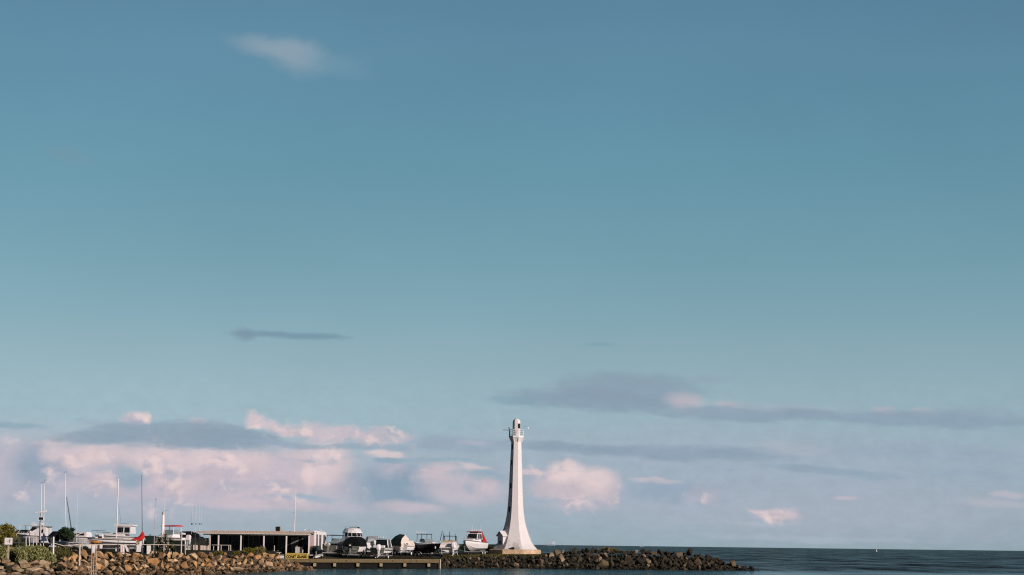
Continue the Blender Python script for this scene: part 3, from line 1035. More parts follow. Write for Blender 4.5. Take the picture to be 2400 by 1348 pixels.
mb = MB(); mb.box((-HL / 2, VD / 2, -.9), (HL - .2, VD - .3, 1.2)); mb.build('foundation', WHARFDARK, hut)
# windows and doors behind the veranda
frm = mat('grey_frame', (.16, .17, .155), .6, .3, 3.0)
for x0, x1 in ((-12.2, -10.9), (-10.5, -9.0), (-8.4, -7.0), (-6.6, -5.2), (-4.6, -3.4), (-1.5, -.5)):
    mb = MB(); mb.box(((x0 + x1) / 2, VD - .012, 1.25), (x1 - x0, .02, 1.9)); w = mb.build('window', GLASS, hut)
    f = MB()
    for x in (x0, x1):
        f.box((x, VD - .02, 1.25), (.09, .05, 2.0))
    f.box(((x0 + x1) / 2, VD - .022, 2.25), (x1 - x0 + .09, .05, .08))
    f.build('frame', frm, w)
mb = MB(); mb.box((-2.5, VD - .012, 1.0), (.95, .03, 2.1)); mb.build('door', mat('grey_door', (.17, .175, .165), .6, .2, 3.0), hut)
# small posts and rail along the veranda
for px, t in ((484, .75), (499, .8), (517, .95), (535, .9), (539.5, .9), (643, .95), (696, .95)):
    x = (px - 725) / HS
    mb = MB(); mb.box((x, -.12, t / 2 - .1), (.075, .075, t + .2)); mb.build('veranda_bollard', GUTTER, hut)
x0, x1 = (495 - 725) / HS, (540 - 725) / HS
mb = MB(); mb.box(((x0 + x1) / 2, -.12, .93), (x1 - x0, .05, .05)); mb.build('veranda_railing', GUTTER, hut)
mb = MB(); mb.box((-4.6, .3, .12), (2.0, .35, .06)); mb.box((-5.4, .3, -.02), (.08, .3, .25)); mb.box((-3.8, .3, -.02), (.08, .3, .25))
mb.build('bench', GUTTER, hut)
mb = MB(); mb.box((-1.5, 1.2, .45), (.9, .6, .75)); mb.build('cabinet', mat('pale_cabinet', (.5, .46, .43), .6, .2, 3.0), hut)
# flue box on the roof
cx = (635 - 725) / HS
mb = MB(); mb.prism([(cx - .32, MZ + .2), (cx + .34, MZ + .2), (cx + .26, MZ + .78), (cx - .30, MZ + .78)], 'y', VD + .3, VD + .95)
fl = mb.build('roof_vent', mat('rusty_vent', (.42, .30, .20), .8, .3, 4.0), hut)
mb = MB(); mb.prism([(cx - .12, MZ + .24), (cx + .29, MZ + .24), (cx + .32, MZ + .80), (cx - .16, MZ + .80)], 'y', VD + .22, VD + .296)
mb.build('vent_mouth', BLACK, fl)

# sign hung from the floor edge
sgn = thing('coast_guard_sign', 'yellow COAST GUARD sign board at the veranda floor edge', 'sign', hb, HROT)
sx0, sx1 = (670.5 - 725) / HS, (724 - 725) / HS
scx, sw = (sx0 + sx1) / 2, sx1 - sx0
szt, szb = .05, -.60
mb = MB(); mb.box((scx, -.36, (szt + szb) / 2), (sw, .05, szt - szb)); mb.build('board', SIGNYEL, sgn)


def text(body, size, loc, m, parent, name, sx=1.0, rot=(R(90), 0, 0), bold=.0):
    cu = bpy.data.curves.new(name, 'FONT')
    cu.body = body; cu.size = size; cu.align_x = 'CENTER'; cu.align_y = 'CENTER'; cu.extrude = .004; cu.offset = bold
    t = bpy.data.objects.new(name, cu)
    COL.objects.link(t)
    dg = bpy.context.evaluated_depsgraph_get()
    me = bpy.data.meshes.new_from_object(t.evaluated_get(dg))
    bpy.data.objects.remove(t)
    w = max(v.co.x for v in me.vertices) - min(v.co.x for v in me.vertices)
    o = bpy.data.objects.new(name, me)
    me.materials.clear(); me.materials.append(m)
    COL.objects.link(o)
    o.parent = parent; o.location = loc; o.rotation_euler = rot
    o.scale = (sx / w, 1, 1)
    return o


text('COAST GUARD', .42, (scx, -.40, -.385), INK, sgn, 'lettering', sw * .94, bold=.022)
text('AUSTRALIAN VOLUNTEER', .20, (scx, -.40, -.075), INKFADED, sgn, 'small_lettering', sw * .90, bold=.003)

# birds on the roof
for i, (px, lab) in enumerate(((700, 'white seagull standing alone, first from the roof aerial'), (713, 'white seagull, left of the close pair on the hut roof'),
                              (717, 'white seagull, right of the close pair on the hut roof'), (739, 'white seagull at the hut roof corner above the end wall'))):
    x = (px - 725) / HS
    c = hut.location + Matrix.Rotation(HROT, 3, 'Z') @ Vector((x, VD + .1, MZ + (.215 if px < 730 else .17)))
    g = thing('seagull', lab, 'seagull', c, R(20 + 70 * i), 'seagulls on the hut roof')
    mb = MB()
    mb.loft([[Vector((x, r * math.cos(t), .19 + z + r * .9 * math.sin(t))) for t in [k * math.pi / 4 for k in range(8)]] for x, r, z in
             ((-.22, .01, .02), (-.12, .05, .0), (0, .085, 0), (.10, .07, .03), (.15, .045, .09), (.19, .05, .14), (.23, .035, .145), (.27, .012, .135))])
    mb.tube((0, .03, 0), (0, .03, .14), .012); mb.tube((0, -.03, 0), (0, -.03, .14), .012)
    mb.build('body', WHITE, g, True)
    mb = MB()
    for sg in (-1, 1):
        mb.loft([[Vector((.08, sg * .082, .22)), Vector((.08, sg * .09, .16)), Vector((.07, sg * .07, .24))], [Vector((-.24, sg * .03, .22)), Vector((-.24, sg * .035, .20)), Vector((-.24, sg * .02, .225))]])
    mb.build('wing', GREYCANVAS, g)

# ------------------------------------------------------------------ rocks
def hull_rock(name, seed, sx, sy, sz, n=15, flat=0.0):
    """angular quarry stone: hull of random points, corners chipped"""
    rg = random.Random(seed)
    bm = bmesh.new()
    for i in range(n):
        while True:
            v = Vector((rg.uniform(-1, 1), rg.uniform(-1, 1), rg.uniform(-1, 1)))
            if .45 < v.length < 1.15:
                break
        v = v.normalized() * (1.0 if rg.random() > .3 else .85)
        bm.verts.new((v.x * sx / 2, v.y * sy / 2, v.z * sz / 2))
    bmesh.ops.convex_hull(bm, input=bm.verts)
    for v in [v for v in bm.verts if not v.link_faces]:
        bm.verts.remove(v)
    bmesh.ops.dissolve_limit(bm, angle_limit=R(8), verts=bm.verts, edges=bm.edges)
    bmesh.ops.bevel(bm, geom=list(bm.edges), offset=min(sx, sy, sz) * .03, segments=1, affect='EDGES', clamp_overlap=True)
    bmesh.ops.triangulate(bm, faces=bm.faces)
    me = bpy.data.meshes.new(name)
    bm.to_mesh(me); bm.free()
    return me


rg = random.Random(77)
TANV = []; DARKV = []; SLABV = []
for i in range(12):
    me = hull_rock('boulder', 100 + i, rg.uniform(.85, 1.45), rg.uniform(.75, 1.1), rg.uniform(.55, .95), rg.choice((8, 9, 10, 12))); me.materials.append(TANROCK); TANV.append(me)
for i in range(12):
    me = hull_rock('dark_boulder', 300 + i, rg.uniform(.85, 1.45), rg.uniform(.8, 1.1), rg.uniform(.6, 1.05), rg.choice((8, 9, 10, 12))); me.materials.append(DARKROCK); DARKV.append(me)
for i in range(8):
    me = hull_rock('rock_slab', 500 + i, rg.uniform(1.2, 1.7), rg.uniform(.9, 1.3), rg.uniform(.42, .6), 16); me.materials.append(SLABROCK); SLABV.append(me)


def rot_e(r, tilt=.9):
    return (r.uniform(-tilt, tilt), r.uniform(-tilt, tilt), r.uniform(0, 6.28))


def place_rock(me, loc, s, r, name, label, group, tilt=.9):
    o = bpy.data.objects.new(name, me)
    COL.objects.link(o)
    o.location = loc; o.scale = (s, s * r.uniform(.85, 1.1), s * r.uniform(.85, 1.1)); o.rotation_euler = rot_e(r, tilt)
    return tag(o, label, 'boulder' if name != 'rock_slab' else 'rock slab', group)


def lerp_rows(tab, px):
    for a, b in zip(tab[:-1], tab[1:]):
        if a[0] <= px <= b[0]:
            t = (px - a[0]) / (b[0] - a[0])
            return [a[i] + (b[i] - a[i]) * t for i in range(1, len(a))]
    return list(tab[0][1:] if px < tab[0][0] else tab[-1][1:])


# left rock wall: (column, waterline depth, crest depth, crest height)
WALL = [(140, 172, 180, 1.75), (200, 177, 184.5, 1.95), (440, 191, 199, 1.98), (610, 213, 221.5, 1.85), (648, 221, 229, 1.7), (662, 224, 232, 1.15), (690, 228, 235, .95), (725, 233, 237, .5), (742, 236, 237, .1)]
tans = []
tries = 0
while len(tans) < 210 and tries < 9000:
    tries += 1
    px = rg.uniform(152, 735)
    dw, dc, zc = lerp_rows(WALL, px)
    t = rg.uniform(0.0, 1.06)
    D = dw + (dc - dw) * min(t, 1.05)
    z = zc * min(1.0, t * 1.05) - .12 + rg.uniform(-.1, .1)
    s = rg.choice((.6, .68, .76, .85, .95, 1.1, 1.3)) * (.85 if px > 700 else 1)
    p = G(px, D, z)
    py = 1278 - (z - CAMZ) * F / D
    if any(abs(px - q[0]) < (s + q[2]) * 6.8 and abs(z - q[1]) < (s + q[2]) * .27 for q in tans):
        continue
    tans.append((px, z, s))
    if px < 330:
        lab, grp = 'tan quarry boulder in the rock wall below the pole ladder and white trailer boats', 'boulders left of the yucca'
    elif px < 480:
        lab, grp = 'tan quarry boulder in the rock wall below the yucca and cream fence', 'boulders below the yucca'
    elif px < 640:
        lab, grp = 'tan quarry boulder in the rock wall below the coast guard veranda', 'boulders below the veranda'
    else:
        lab, grp = 'brown boulder at the rock wall end below the yellow sign', 'boulders below the yellow sign'
    place_rock(rg.choice(TANV), p, s, rg, 'boulder', lab, grp)
# flat slabs at the far left shore
slabs = []
tries = 0
while len(slabs) < 60 and tries < 4000:
    tries += 1
    px = rg.uniform(-15, 235)
    t = rg.uniform(-.05, 1.05)
    dw, dc, zc, _ = shore(px)
    zc = 1.32 - .0012 * px
    D = dw + (171 + px * .075 - dw) * t
    z = zc * t - .05
    s = rg.uniform(.7, 1.25)
    if px > 150 and z > .75:
        continue
    if any(abs(px - q[0]) < (s + q[2]) * 12 and abs(z - q[1]) < (s + q[2]) * .13 for q in slabs):
        continue
    slabs.append((px, z, s))
    place_rock(rg.choice(SLABV), G(px, D, z), s, rg, 'rock_slab', 'flat weathered rock slab on the shore below the grey-green shrubs', 'rock slabs below the shrubs', .22)
# right breakwater: (column, front depth, crest depth, crest height)
BREAK = [(1030, 271, 276, 1.35), (1100, 274, 281, 1.5), (1180, 277.5, 285, 1.62), (1235, 278.8, 286, 1.75), (1290, 280, 287.5, 2.25), (1340, 281, 288.5, 2.55), (1420, 282.5, 289.5, 2.75),
         (1500, 284, 290, 2.6), (1600, 286, 291, 2.55), (1650, 287, 291.5, 2.05), (1685, 288, 292, 1.75), (1700, 288.4, 292, 1.15), (1740, 289.2, 292, .8), (1766, 290, 291.5, .35), (1788, 290.5, 291, .0)]
darks = []
tries = 0
while len(darks) < 260 and tries < 9000:
    tries += 1
    px = rg.uniform(1034, 1782)
    dw, dc, zc = lerp_rows(BREAK, px)
    t = rg.uniform(0.0, 1.08)
    D = dw + (dc - dw) * t
    z = zc * min(t, 1.0) - .22 + rg.uniform(-.1, .12)
    s = rg.choice((.65, .75, .9, 1.05, 1.25, 1.5)) * (.8 if px < 1240 else 1.0)
    if 1130 < px < 1245 and z > 1.15 and rg.random() < .75:
        continue
    if any(abs(px - q[0]) < (s + q[2]) * 5.2 and abs(z - q[1]) < (s + q[2]) * .28 for q in darks):
        continue
    darks.append((px, z, s))
    if px < 1240:
        lab, grp = 'dark shore boulder between the wharf end and the lighthouse', 'boulders below the lighthouse'
    elif px < 1480:
        lab, grp = 'dark basalt boulder in the breakwater just right of the lighthouse', 'boulders beside the lighthouse'
    else:
        lab, grp = 'dark basalt boulder toward the tip of the breakwater', 'boulders at the breakwater tip'
    place_rock(rg.choice(DARKV), G(px, D, z), s, rg, 'dark_boulder', lab, grp, 1.4)


def rubble(name, label, tab, mesh_pool, m, n, lo, hi, seed, x0, x1, drop):
    """small stones filling the gaps: one uncountable mass"""
    r = random.Random(seed)
    bm = bmesh.new()
    for i in range(n):
        px = r.uniform(x0, x1)
        dw, dc, zc = lerp_rows(tab, px)
        t = r.uniform(-.02, 1.25)
        D = dw + (dc - dw) * t + .25
        z = zc * min(t, 1.0) - drop
        s = r.uniform(lo, hi)
        me = r.choice(mesh_pool)
        mt = Matrix.Translation(G(px, D, z)) @ Matrix.Rotation(r.uniform(0, 6.28), 4, 'Z') @ Matrix.Rotation(r.uniform(-1, 1), 4, 'X') @ Matrix.Diagonal((s, s, s, 1))
        k = len(bm.verts)
        bm.from_mesh(me)
        bm.verts.ensure_lookup_table()
        for v in bm.verts[k:]:
            v.co = mt @ v.co
    me = bpy.data.meshes.new(name)
    bm.to_mesh(me); bm.free()
    me.materials.append(m)
    o = bpy.data.objects.new(name, me)
    COL.objects.link(o)
    return tag(o, label, 'rubble', kind='stuff')


TANFILL = mat('tan_rubble_stone', (.26, .17, .10), .95, .5, 1.2, .5, 5, c2=(.09, .06, .04))
DARKFILL = mat('dark_rubble_stone', (.055, .044, .032), .95, .5, 1.2, .5, 5, c2=(.018, .015, .012))
rubble('rubble', 'small tan stones filling the gaps of the left rock wall', WALL, TANV, TANFILL, 1100, .3, .6, 5, 145, 740, .30)
rubble('rubble', 'small dark stones filling the gaps of the breakwater', BREAK, DARKV, DARKFILL, 1200, .35, .7, 6, 1032, 1786, .34)
rubble('rubble', 'small stones between the flat slabs of the left shore', [(-60, 160, 170, 1.3), (120, 170, 179, 1.2), (235, 176, 182, .9)], SLABV, TANFILL, 160, .25, .5, 7, -60, 235, .2)


# ------------------------------------------------------------------ plants
def leaf_mesh(name, blobs, n, size, seed, m, parent, up=.3, aspect=2.2, shell=.35, spiky=False):
    """many small leaf faces spread through the volume of several ragged clumps"""
    r = random.Random(seed)
    bm = bmesh.new()
    tot = sum(b[3] * b[4] * b[5] for b in blobs)
    for bx, by, bz, sx, sy, sz in blobs:
        k = max(6, int(n * (sx * sy * sz) / tot))
        for i in range(k):
            d = Vector((r.gauss(0, 1), r.gauss(0, 1), r.gauss(0, 1))).normalized()
            rad = (shell + (1 - shell) * r.random()) * (1 + .28 * mnoise.noise(Vector((d.x * 2.4 + bx * 3, d.y * 2.4, d.z * 2.4 + seed))))
            c = Vector((bx + d.x * sx * rad, by + d.y * sy * rad, bz + d.z * sz * rad))
            if c.z < 0:
                continue
            if spiky:
                ax = (d + Vector((r.uniform(-.3, .3), r.uniform(-.3, .3), up))).normalized()
            else:
                ax = Vector((r.uniform(-1, 1), r.uniform(-1, 1), r.uniform(-.4, 1) + up)).normalized()
            sd = ax.cross(Vector((r.uniform(-1, 1), r.uniform(-1, 1), r.uniform(-1, 1)))).normalized()
            L = size * r.uniform(.7, 1.4); W = L / aspect
            q = [bm.verts.new(p) for p in (c, c + ax * L * .5 + sd * W * .5, c + ax * L, c + ax * L * .5 - sd * W * .5)]
            bm.faces.new(q)
    me = bpy.data.meshes.new(name)
    bm.to_mesh(me); bm.free()
    me.materials.append(m)
    o = bpy.data.objects.new(name, me)
    COL.objects.link(o)
    if parent is not None:
        o.parent = parent
    return o


def stems(parent, pts, r0, name='stem', m=None):
    mb = MB()
    for a, b, k in pts:
        mb.tube(a, b, r0 * k, r0 * k * .45, 6)
    return mb.build(name, m or BARK, parent)


# saltbush shrubs along the left shore
sb = [(-22, 178, 1.35, .95, 'far left at the frame edge'), (4, 176, 1.35, .95, 'at the foot of the white warning sign, left side'), (27, 178, 1.25, 1.05, 'right beside the warning sign post'),
      (47, 177, 1.15, .92, 'in the front row below the white boat with a black windscreen'), (64, 180.5, 1.3, 1.25, 'tall one below the bare railing'), (82, 178, 1.2, 1.1, 'below the signal mast'),
      (103, 181, 1.25, 1.15, 'left of the white bollard post'), (118, 179, .85, .8, 'small low one in front of the white bollard post')]
for i, (px, D, h, w, where) in enumerate(sb):
    t = thing('saltbush', 'grey-green saltbush shrub, ' + where, 'shrub', G(px, D, ground_z(px, D) - .1), rg.uniform(0, 6), 'saltbush shrubs on the left shore')
    bl = [(0, 0, h * .5, w * .55, w * .55, h * .5)]
    for k in range(9):
        a = rg.uniform(0, 6.28); rr_ = rg.uniform(.2, .6) * w
        bl.append((math.cos(a) * rr_, math.sin(a) * rr_, rg.uniform(.25, .95) * h, w * rg.uniform(.16, .28), w * .24, h * rg.uniform(.16, .28)))
    leaf_mesh('foliage', bl, 1500, .17, 20 + i, LEAFSALT, t, .7, 2.2, .5)
    stems(t, [((0, 0, -.05), (math.cos(k * 2.1) * w * .4, math.sin(k * 2.1) * w * .4, h * .7), 1) for k in range(4)], .035)
tag(leaf_mesh('grass', [(0, 0, .15, 1.2, 1.0, .55), (.6, .3, .2, .6, .6, .65)], 1200, .26, 61, LEAFGRASS, None, 1.6, 5.0, .1), 'yellow-green tuft of coarse grass between the saltbush and the tan rocks', 'grass', kind='stuff').location = G(136, 181.5, 1.62)

# olive tree at the left edge
t = thing('olive_tree', 'round yellow-green tree cut by the left edge of the photo', 'tree', B(4, 196), 0)
bl = [(0, 0, 1.5, 1.35, 1.2, .95)]
for k in range(14):
    a = rg.uniform(0, 6.28); e = rg.uniform(-.2, 1.2)
    bl.append((math.cos(a) * math.cos(e) * 1.15, math.sin(a) * math.cos(e) * 1.0, 1.45 + math.sin(e) * .85, .42, .42, .32))
leaf_mesh('crown', bl, 5200, .15, 33, LEAFOLIVE, t, .3, 1.8, .5)
stems(t, [((0, 0, -.1), (.05, 0, 1.0), 1), ((.05, 0, .9), (.6, .2, 1.9), .6), ((.05, 0, .9), (-.55, -.1, 1.8), .6)], .12, 'trunk')
t = thing('coastal_bush', 'dark green low bush between the warning sign and the far white boat', 'bush', B(38, 197), 0)
leaf_mesh('foliage', [(0, 0, .6, .75, .7, .7), (.55, .1, .45, .5, .5, .45), (-.6, 0, .7, .5, .5, .6)], 1800, .15, 35, mat('mid_green_leaf', (.06, .075, .02), .75, .5, 1.8), t, .3, 1.8, .4)
stems(t, [((0, 0, -.1), (.1, 0, .8), 1), ((0, 0, .1), (-.4, 0, .8), .7)], .05)

# dark bushy tree
TDk = 204
sD = F / TDk
t = thing('bushy_tree', 'dark green bushy tree with bare trunk among the sailboat masts', 'tree', B(157, TDk), 0)
th = (1290 - 1237) / sD
bl = [(0, 0, th * .66, .72, .6, .55)]
for k in range(13):
    a = rg.uniform(0, 6.28); e = rg.uniform(-.7, 1.3)
    bl.append((math.cos(a) * math.cos(e) * .8, math.sin(a) * math.cos(e) * .6, th * .66 + math.sin(e) * .66, .3, .28, .22))
leaf_mesh('crown', bl, 4200, .15, 37, LEAFDARK, t, .3, 1.9, .4)
stems(t, [((0, 0, -.15), (0, 0, 1.1), 1), ((0, 0, .95), (.35, .1, 1.7), .6), ((0, 0, .95), (-.3, -.05, 1.7), .6), ((0, 0, 1.0), (.05, .2, 1.9), .5)], .13, 'trunk')

# yucca by the fence
t = thing('yucca', 'dark spiky yucca with pale dry leaf tips standing on the rock wall', 'yucca', B(386, 200), 0)
heads = [(0, 0, 1.35), (-.42, .1, 1.0), (.4, -.1, .95), (-.2, -.25, .6), (.3, .25, .5), (.05, -.2, .9), (-.45, -.1, .35), (.55, .05, .35)]
r_ = random.Random(8)
bm = MB(); tip = MB()
for hx, hy, hz in heads:
    for k in range(46):
        a = r_.uniform(0, 6.28); e = r_.uniform(-.55, 1.3)
        d = Vector((math.cos(a) * math.cos(e), math.sin(a) * math.cos(e), math.sin(e)))
        sd = d.cross(Vector((0, 0, 1))).normalized() * .035
        L = r_.uniform(.38, .62); c = Vector((hx, hy, hz))
        m1 = c + d * L * .55 + Vector((0, 0, -.02)); m2 = c + d * L + Vector((0, 0, -.08))
        bm.face([c - sd, c + sd, m1 + sd * .9, m1 - sd * .9])
        (tip if (k % 7 == 0 and e < .9) else bm).face([m1 - sd * .9, m1 + sd * .9, m2])
bm.build('leaf_rosette', LEAFYUCCA, t)
for k in range(13):
    a = r_.uniform(0, 6.28)
    hx, hy, hz = r_.choice(heads)
    tip.ball((hx + math.cos(a) * .28, hy - abs(math.sin(a)) * .35, max(.12, hz + r_.uniform(-.35, .2))), .055, 1, 1, 1.3, 1)
tip.build('dry_tip', TIPM, t)
stems(t, [((0, 0, -.1), (hx, hy, hz), .8) for hx, hy, hz in heads[:4]], .07, 'trunk')
t.scale = (1.35, 1.35, 1.22)

# small shrubs on top of the rock wall before the veranda
for i, (px, D, w, h, lab) in enumerate(((583, 219.5, .75, .62, 'green-yellow coastal shrub on the rock wall, left one of the pair before the veranda'), (608, 222, .72, .75, 'straw-tipped coastal shrub on the rock wall, right one of the pair before the veranda'),
                                       (512, 207, .5, .28, 'low straggly weed on the rock wall below the left veranda railing'), (553, 212, .45, .28, 'low green weed between boulders before the veranda'))):
    t = thing('coastal_shrub', lab, 'shrub', G(px, D, 1.78), 0, 'shrubs on the rock wall')
    leaf_mesh('foliage', [(0, 0, h * .5, w * .8, w * .6, h * .55), (w * .5, 0, h * .6, w * .4, w * .4, h * .5), (-w * .5, 0, h * .45, w * .4, w * .4, h * .4)], 700 if h > .5 else 300, .17, 71 + i,
              LEAFOLIVE if i != 1 else mat('straw_leaf', (.32, .24, .10), .8, .5, 2.0, c2=(.10, .09, .03)), t, 1.1, 3.2, .3, True)
    stems(t, [((0, 0, -.1), (w * .3, 0, h * .6), 1), ((0, 0, -.1), (-w * .3, 0, h * .5), 1)], .03)
# bushes behind the yard and on the breakwater
for i, (px, D, w, h, lab) in enumerate(((1150, 301, .9, .75, 'dark low bush between the red-canopy boat and the lighthouse porch'), (1163, 304, .7, .6, 'small dark bush against the lighthouse porch'),
                                       (1143, 309, .7, 1.0, 'taller dark bush behind the stern of the red-canopy boat'))):
    t = thing('coastal_bush', lab, 'bush', B(px, D), 0, 'bushes left of the lighthouse')
    leaf_mesh('foliage', [(0, 0, h * .5, w, w * .7, h * .5), (w * .6, 0, h * .4, w * .5, w * .5, h * .4)], 900, .16, 81 + i, LEAFDARK, t, .5, 2.2, .3)
    stems(t, [((0, 0, -.1), (.2, 0, h * .6), 1), ((0, 0, -.1), (-.25, 0, h * .6), 1)], .04)
for i, (px, w, h, lab) in enumerate(((1418, .8, .42, 'green bush tuft on top of the breakwater, left of two'), (1437, .7, .34, 'green bush tuft on top of the breakwater, right of two'))):
    t = thing('coastal_bush', lab, 'bush', G(px, 290.5, 2.45), 0, 'bush tufts on the breakwater')
    leaf_mesh('foliage', [(0, 0, h * .5, w, w * .6, h * .6), (w * .5, 0, h * .5, w * .5, .4, h * .5)], 700, .15, 91 + i, LEAFOLIVE, t, .9, 2.6, .2)
    stems(t, [((0, 0, -.2), (.2, 0, h * .6), 1), ((0, 0, -.2), (-.25, 0, h * .6), 1)], .03)
# hedges behind the yard
for x0, x1, D, yt, lab, sd in ((748, 1168, 322, 1277.5, 'long low dark hedge behind the boats between hut and lighthouse', 101), (112, 492, 292, 1268, 'long dark hedge behind the masts left of the hut', 102)):
    c = B((x0 + x1) / 2, D)
    t = thing('hedge', lab, 'hedge', c, 0, 'hedges behind the boat yard')
    xa, xb = (x0 - x1) / 2 / F * D, (x1 - x0) / 2 / F * D
    bl = []
    r_ = random.Random(sd)
    x = xa
    while x < xb:
        h = (CAMZ - 2.0 - (yt - 1275 if x0 > 700 else yt - 1266) / F * D) * r_.uniform(.75, 1.12)
        bl.append((x, r_.uniform(-.3, .3), h * .5, .8, .6, h * .55)); x += r_.uniform(.55, .9)
    leaf_mesh('foliage', bl, 7000, .22, sd, LEAFDARK, t, .3, 1.8, .2)
    stems(t, [((b[0], b[1], -.1), (b[0] + .2, b[1], b[2] * 1.4), 1) for b in bl[::3]], .04)
# thin grass on the bank in front of the lighthouse and by the wharf
gr = bmesh.new()
r_ = random.Random(12)
for i in range(2600):
    px = r_.uniform(1040, 1330)
    dw, dc, zc, db = shore(px)
    D = dc + r_.uniform(-.6, 8.5)
    p = G(px, D, ground_z(px, D) - .03)
    if (Vector((p.x, p.y)) - Vector((tb.x, tb.y))).length < 4.0:
        continue
    h = r_.uniform(.05, .15); a = r_.uniform(0, 3.14)
    d = Vector((math.cos(a), math.sin(a), 0)) * r_.uniform(.05, .13); ln = Vector((r_.uniform(-.1, .1), r_.uniform(-.1, .1), h))
    vs = [gr.verts.new(q) for q in (p - d, p + d, p + ln + d * .2, p + ln - d * .2)]
    gr.faces.new(vs)
me = bpy.data.meshes.new('grass'); gr.to_mesh(me); gr.free(); me.materials.append(LEAFGRASS)
o = bpy.data.objects.new('grass', me); COL.objects.link(o)
tag(o, 'thin dry grass on the bank before the lighthouse', 'grass', kind='stuff')


# ------------------------------------------------------------------ boats (bow along +y, keel at z = 0)
def sec(t, L, Bm, H, rake=.12):
    s = max(0.0, (t - .32) / .68)
    wt = Bm / 2 * (.95 + .05 * min(1, t / .32)) * (1 - s ** 2.4) + .03
    wc = wt * (.86 - .42 * s ** 1.5)
    zk = H * .80 * max(0.0, (t - .5) / .5) ** 2.2
    zs = H * (1 + .20 * t * t)
    zc = zk + (zs - zk) * (.34 - .05 * s)
    y = t * L
    yt = y + rake * H * s
    return [Vector((0, y, zk)), Vector((wc, y + (yt - y) * .3, zc)), Vector((wt * .975, y + (yt - y) * .75, zc + (zs - zc) * .6)), Vector((wt, yt, zs))]


def hull(L, Bm, H, m, parent, deckm, cockpit=.42, n=12):
    mb = MB()
    rings = []
    for i in range(n + 1):
        s = sec(i / n, L, Bm, H)
        rings.append([Vector((-p.x, p.y, p.z)) for p in s[::-1]] + [p for p in s[1:]])
    mb.loft(rings, True, False, closed=False)
    h = mb.build('hull', m, parent)
    # deck: foredeck crowned, side decks and coaming round the cockpit
    mb = MB()
    fr = []
    for i in range(n + 1):
        t = cockpit + (1 - cockpit) * i / n
        a = sec(t, L, Bm, H)[3]
        cr = .10 * Bm * (1 - i / n) * .6 + .02
        fr.append([Vector((-a.x, a.y, a.z + .004)), Vector((-a.x * .5, a.y, a.z + cr)), Vector((0, a.y, a.z + cr * 1.2)), Vector((a.x * .5, a.y, a.z + cr)), Vector((a.x, a.y, a.z + .004))])
    mb.loft(fr, False, False, closed=False)
    fl = H * .45
    for sg in (-1, 1):
        rg_ = []
        for i in range(5):
            t = cockpit * i / 4
            a = sec(t, L, Bm, H)[3]
            rg_.append([Vector((sg * a.x, a.y, a.z + .004)), Vector((sg * (a.x - .16), a.y, a.z + .02)), Vector((sg * (a.x - .18), a.y, fl))])
        mb.loft(rg_, False, False, closed=False)
    a0 = sec(0, L, Bm, H)[3]; a1 = sec(cockpit, L, Bm, H)[3]
    mb.face([Vector((-a0.x + .18, .1, fl)), Vector((a0.x - .18, .1, fl)), Vector((a1.x - .18, a1.y, fl)), Vector((-a1.x + .18, a1.y, fl))])
    mb.face([Vector((-a1.x + .18, a1.y, fl)), Vector((a1.x - .18, a1.y, fl)), Vector((a1.x - .18, a1.y, a1.z + .06)), Vector((-a1.x + .18, a1.y, a1.z + .06))])
    mb.box((0, .07, (fl + a0.z * .92) / 2), (2 * a0.x - .3, .1, a0.z * .92 - fl))
    mb.build('deck', deckm, parent)
    # rubbing strake along the sheer
    mb = MB()
    for sg in (-1, 1):
        pts = [Vector((sg * (p.x + .015), p.y, p.z - .03)) for p in (sec(i / n, L, Bm, H)[3] for i in range(n + 1))]
        mb.path(pts, .03, 5)
    mb.build('rub_rail', BLACK, parent)
    return h


def frustum(y0, y1, w0, w1, z0, z1, fin, rin, sin_):
    """trapezoid cabin corners: y0 stern end, y1 bow end"""
    b = [Vector((-w0 / 2, y0, z0)), Vector((w0 / 2, y0, z0)), Vector((w1 / 2, y1, z0)), Vector((-w1 / 2, y1, z0))]
    t = [Vector((-w0 / 2 + sin_, y0 + rin, z1)), Vector((w0 / 2 - sin_, y0 + rin, z1)), Vector((w1 / 2 - sin_, y1 - fin, z1)), Vector((-w1 / 2 + sin_, y1 - fin, z1))]
    return b, t


def pane(b, t, k, u0, u1, v0, v1, m, parent, name='window', off=.012):
    """glass laid slightly proud on side k of a frustum (0 stern, 1 starboard, 2 bow, 3 port)"""
    a, c = b[k], b[(k + 1) % len(b)]; d, e = t[k], t[(k + 1) % len(t)]
    nn = (c - a).cross(d - a).normalized()
    def q(u, v):
        return a.lerp(c, u).lerp(d.lerp(e, u), v)
    mb = MB()
    cs = [q(u0, v0), q(u1, v0), q(u1, v1), q(u0, v1)]
    mb.loft([[p - nn * .01 for p in cs], [p + nn * off for p in cs]])
    return mb.build(name, m, parent)


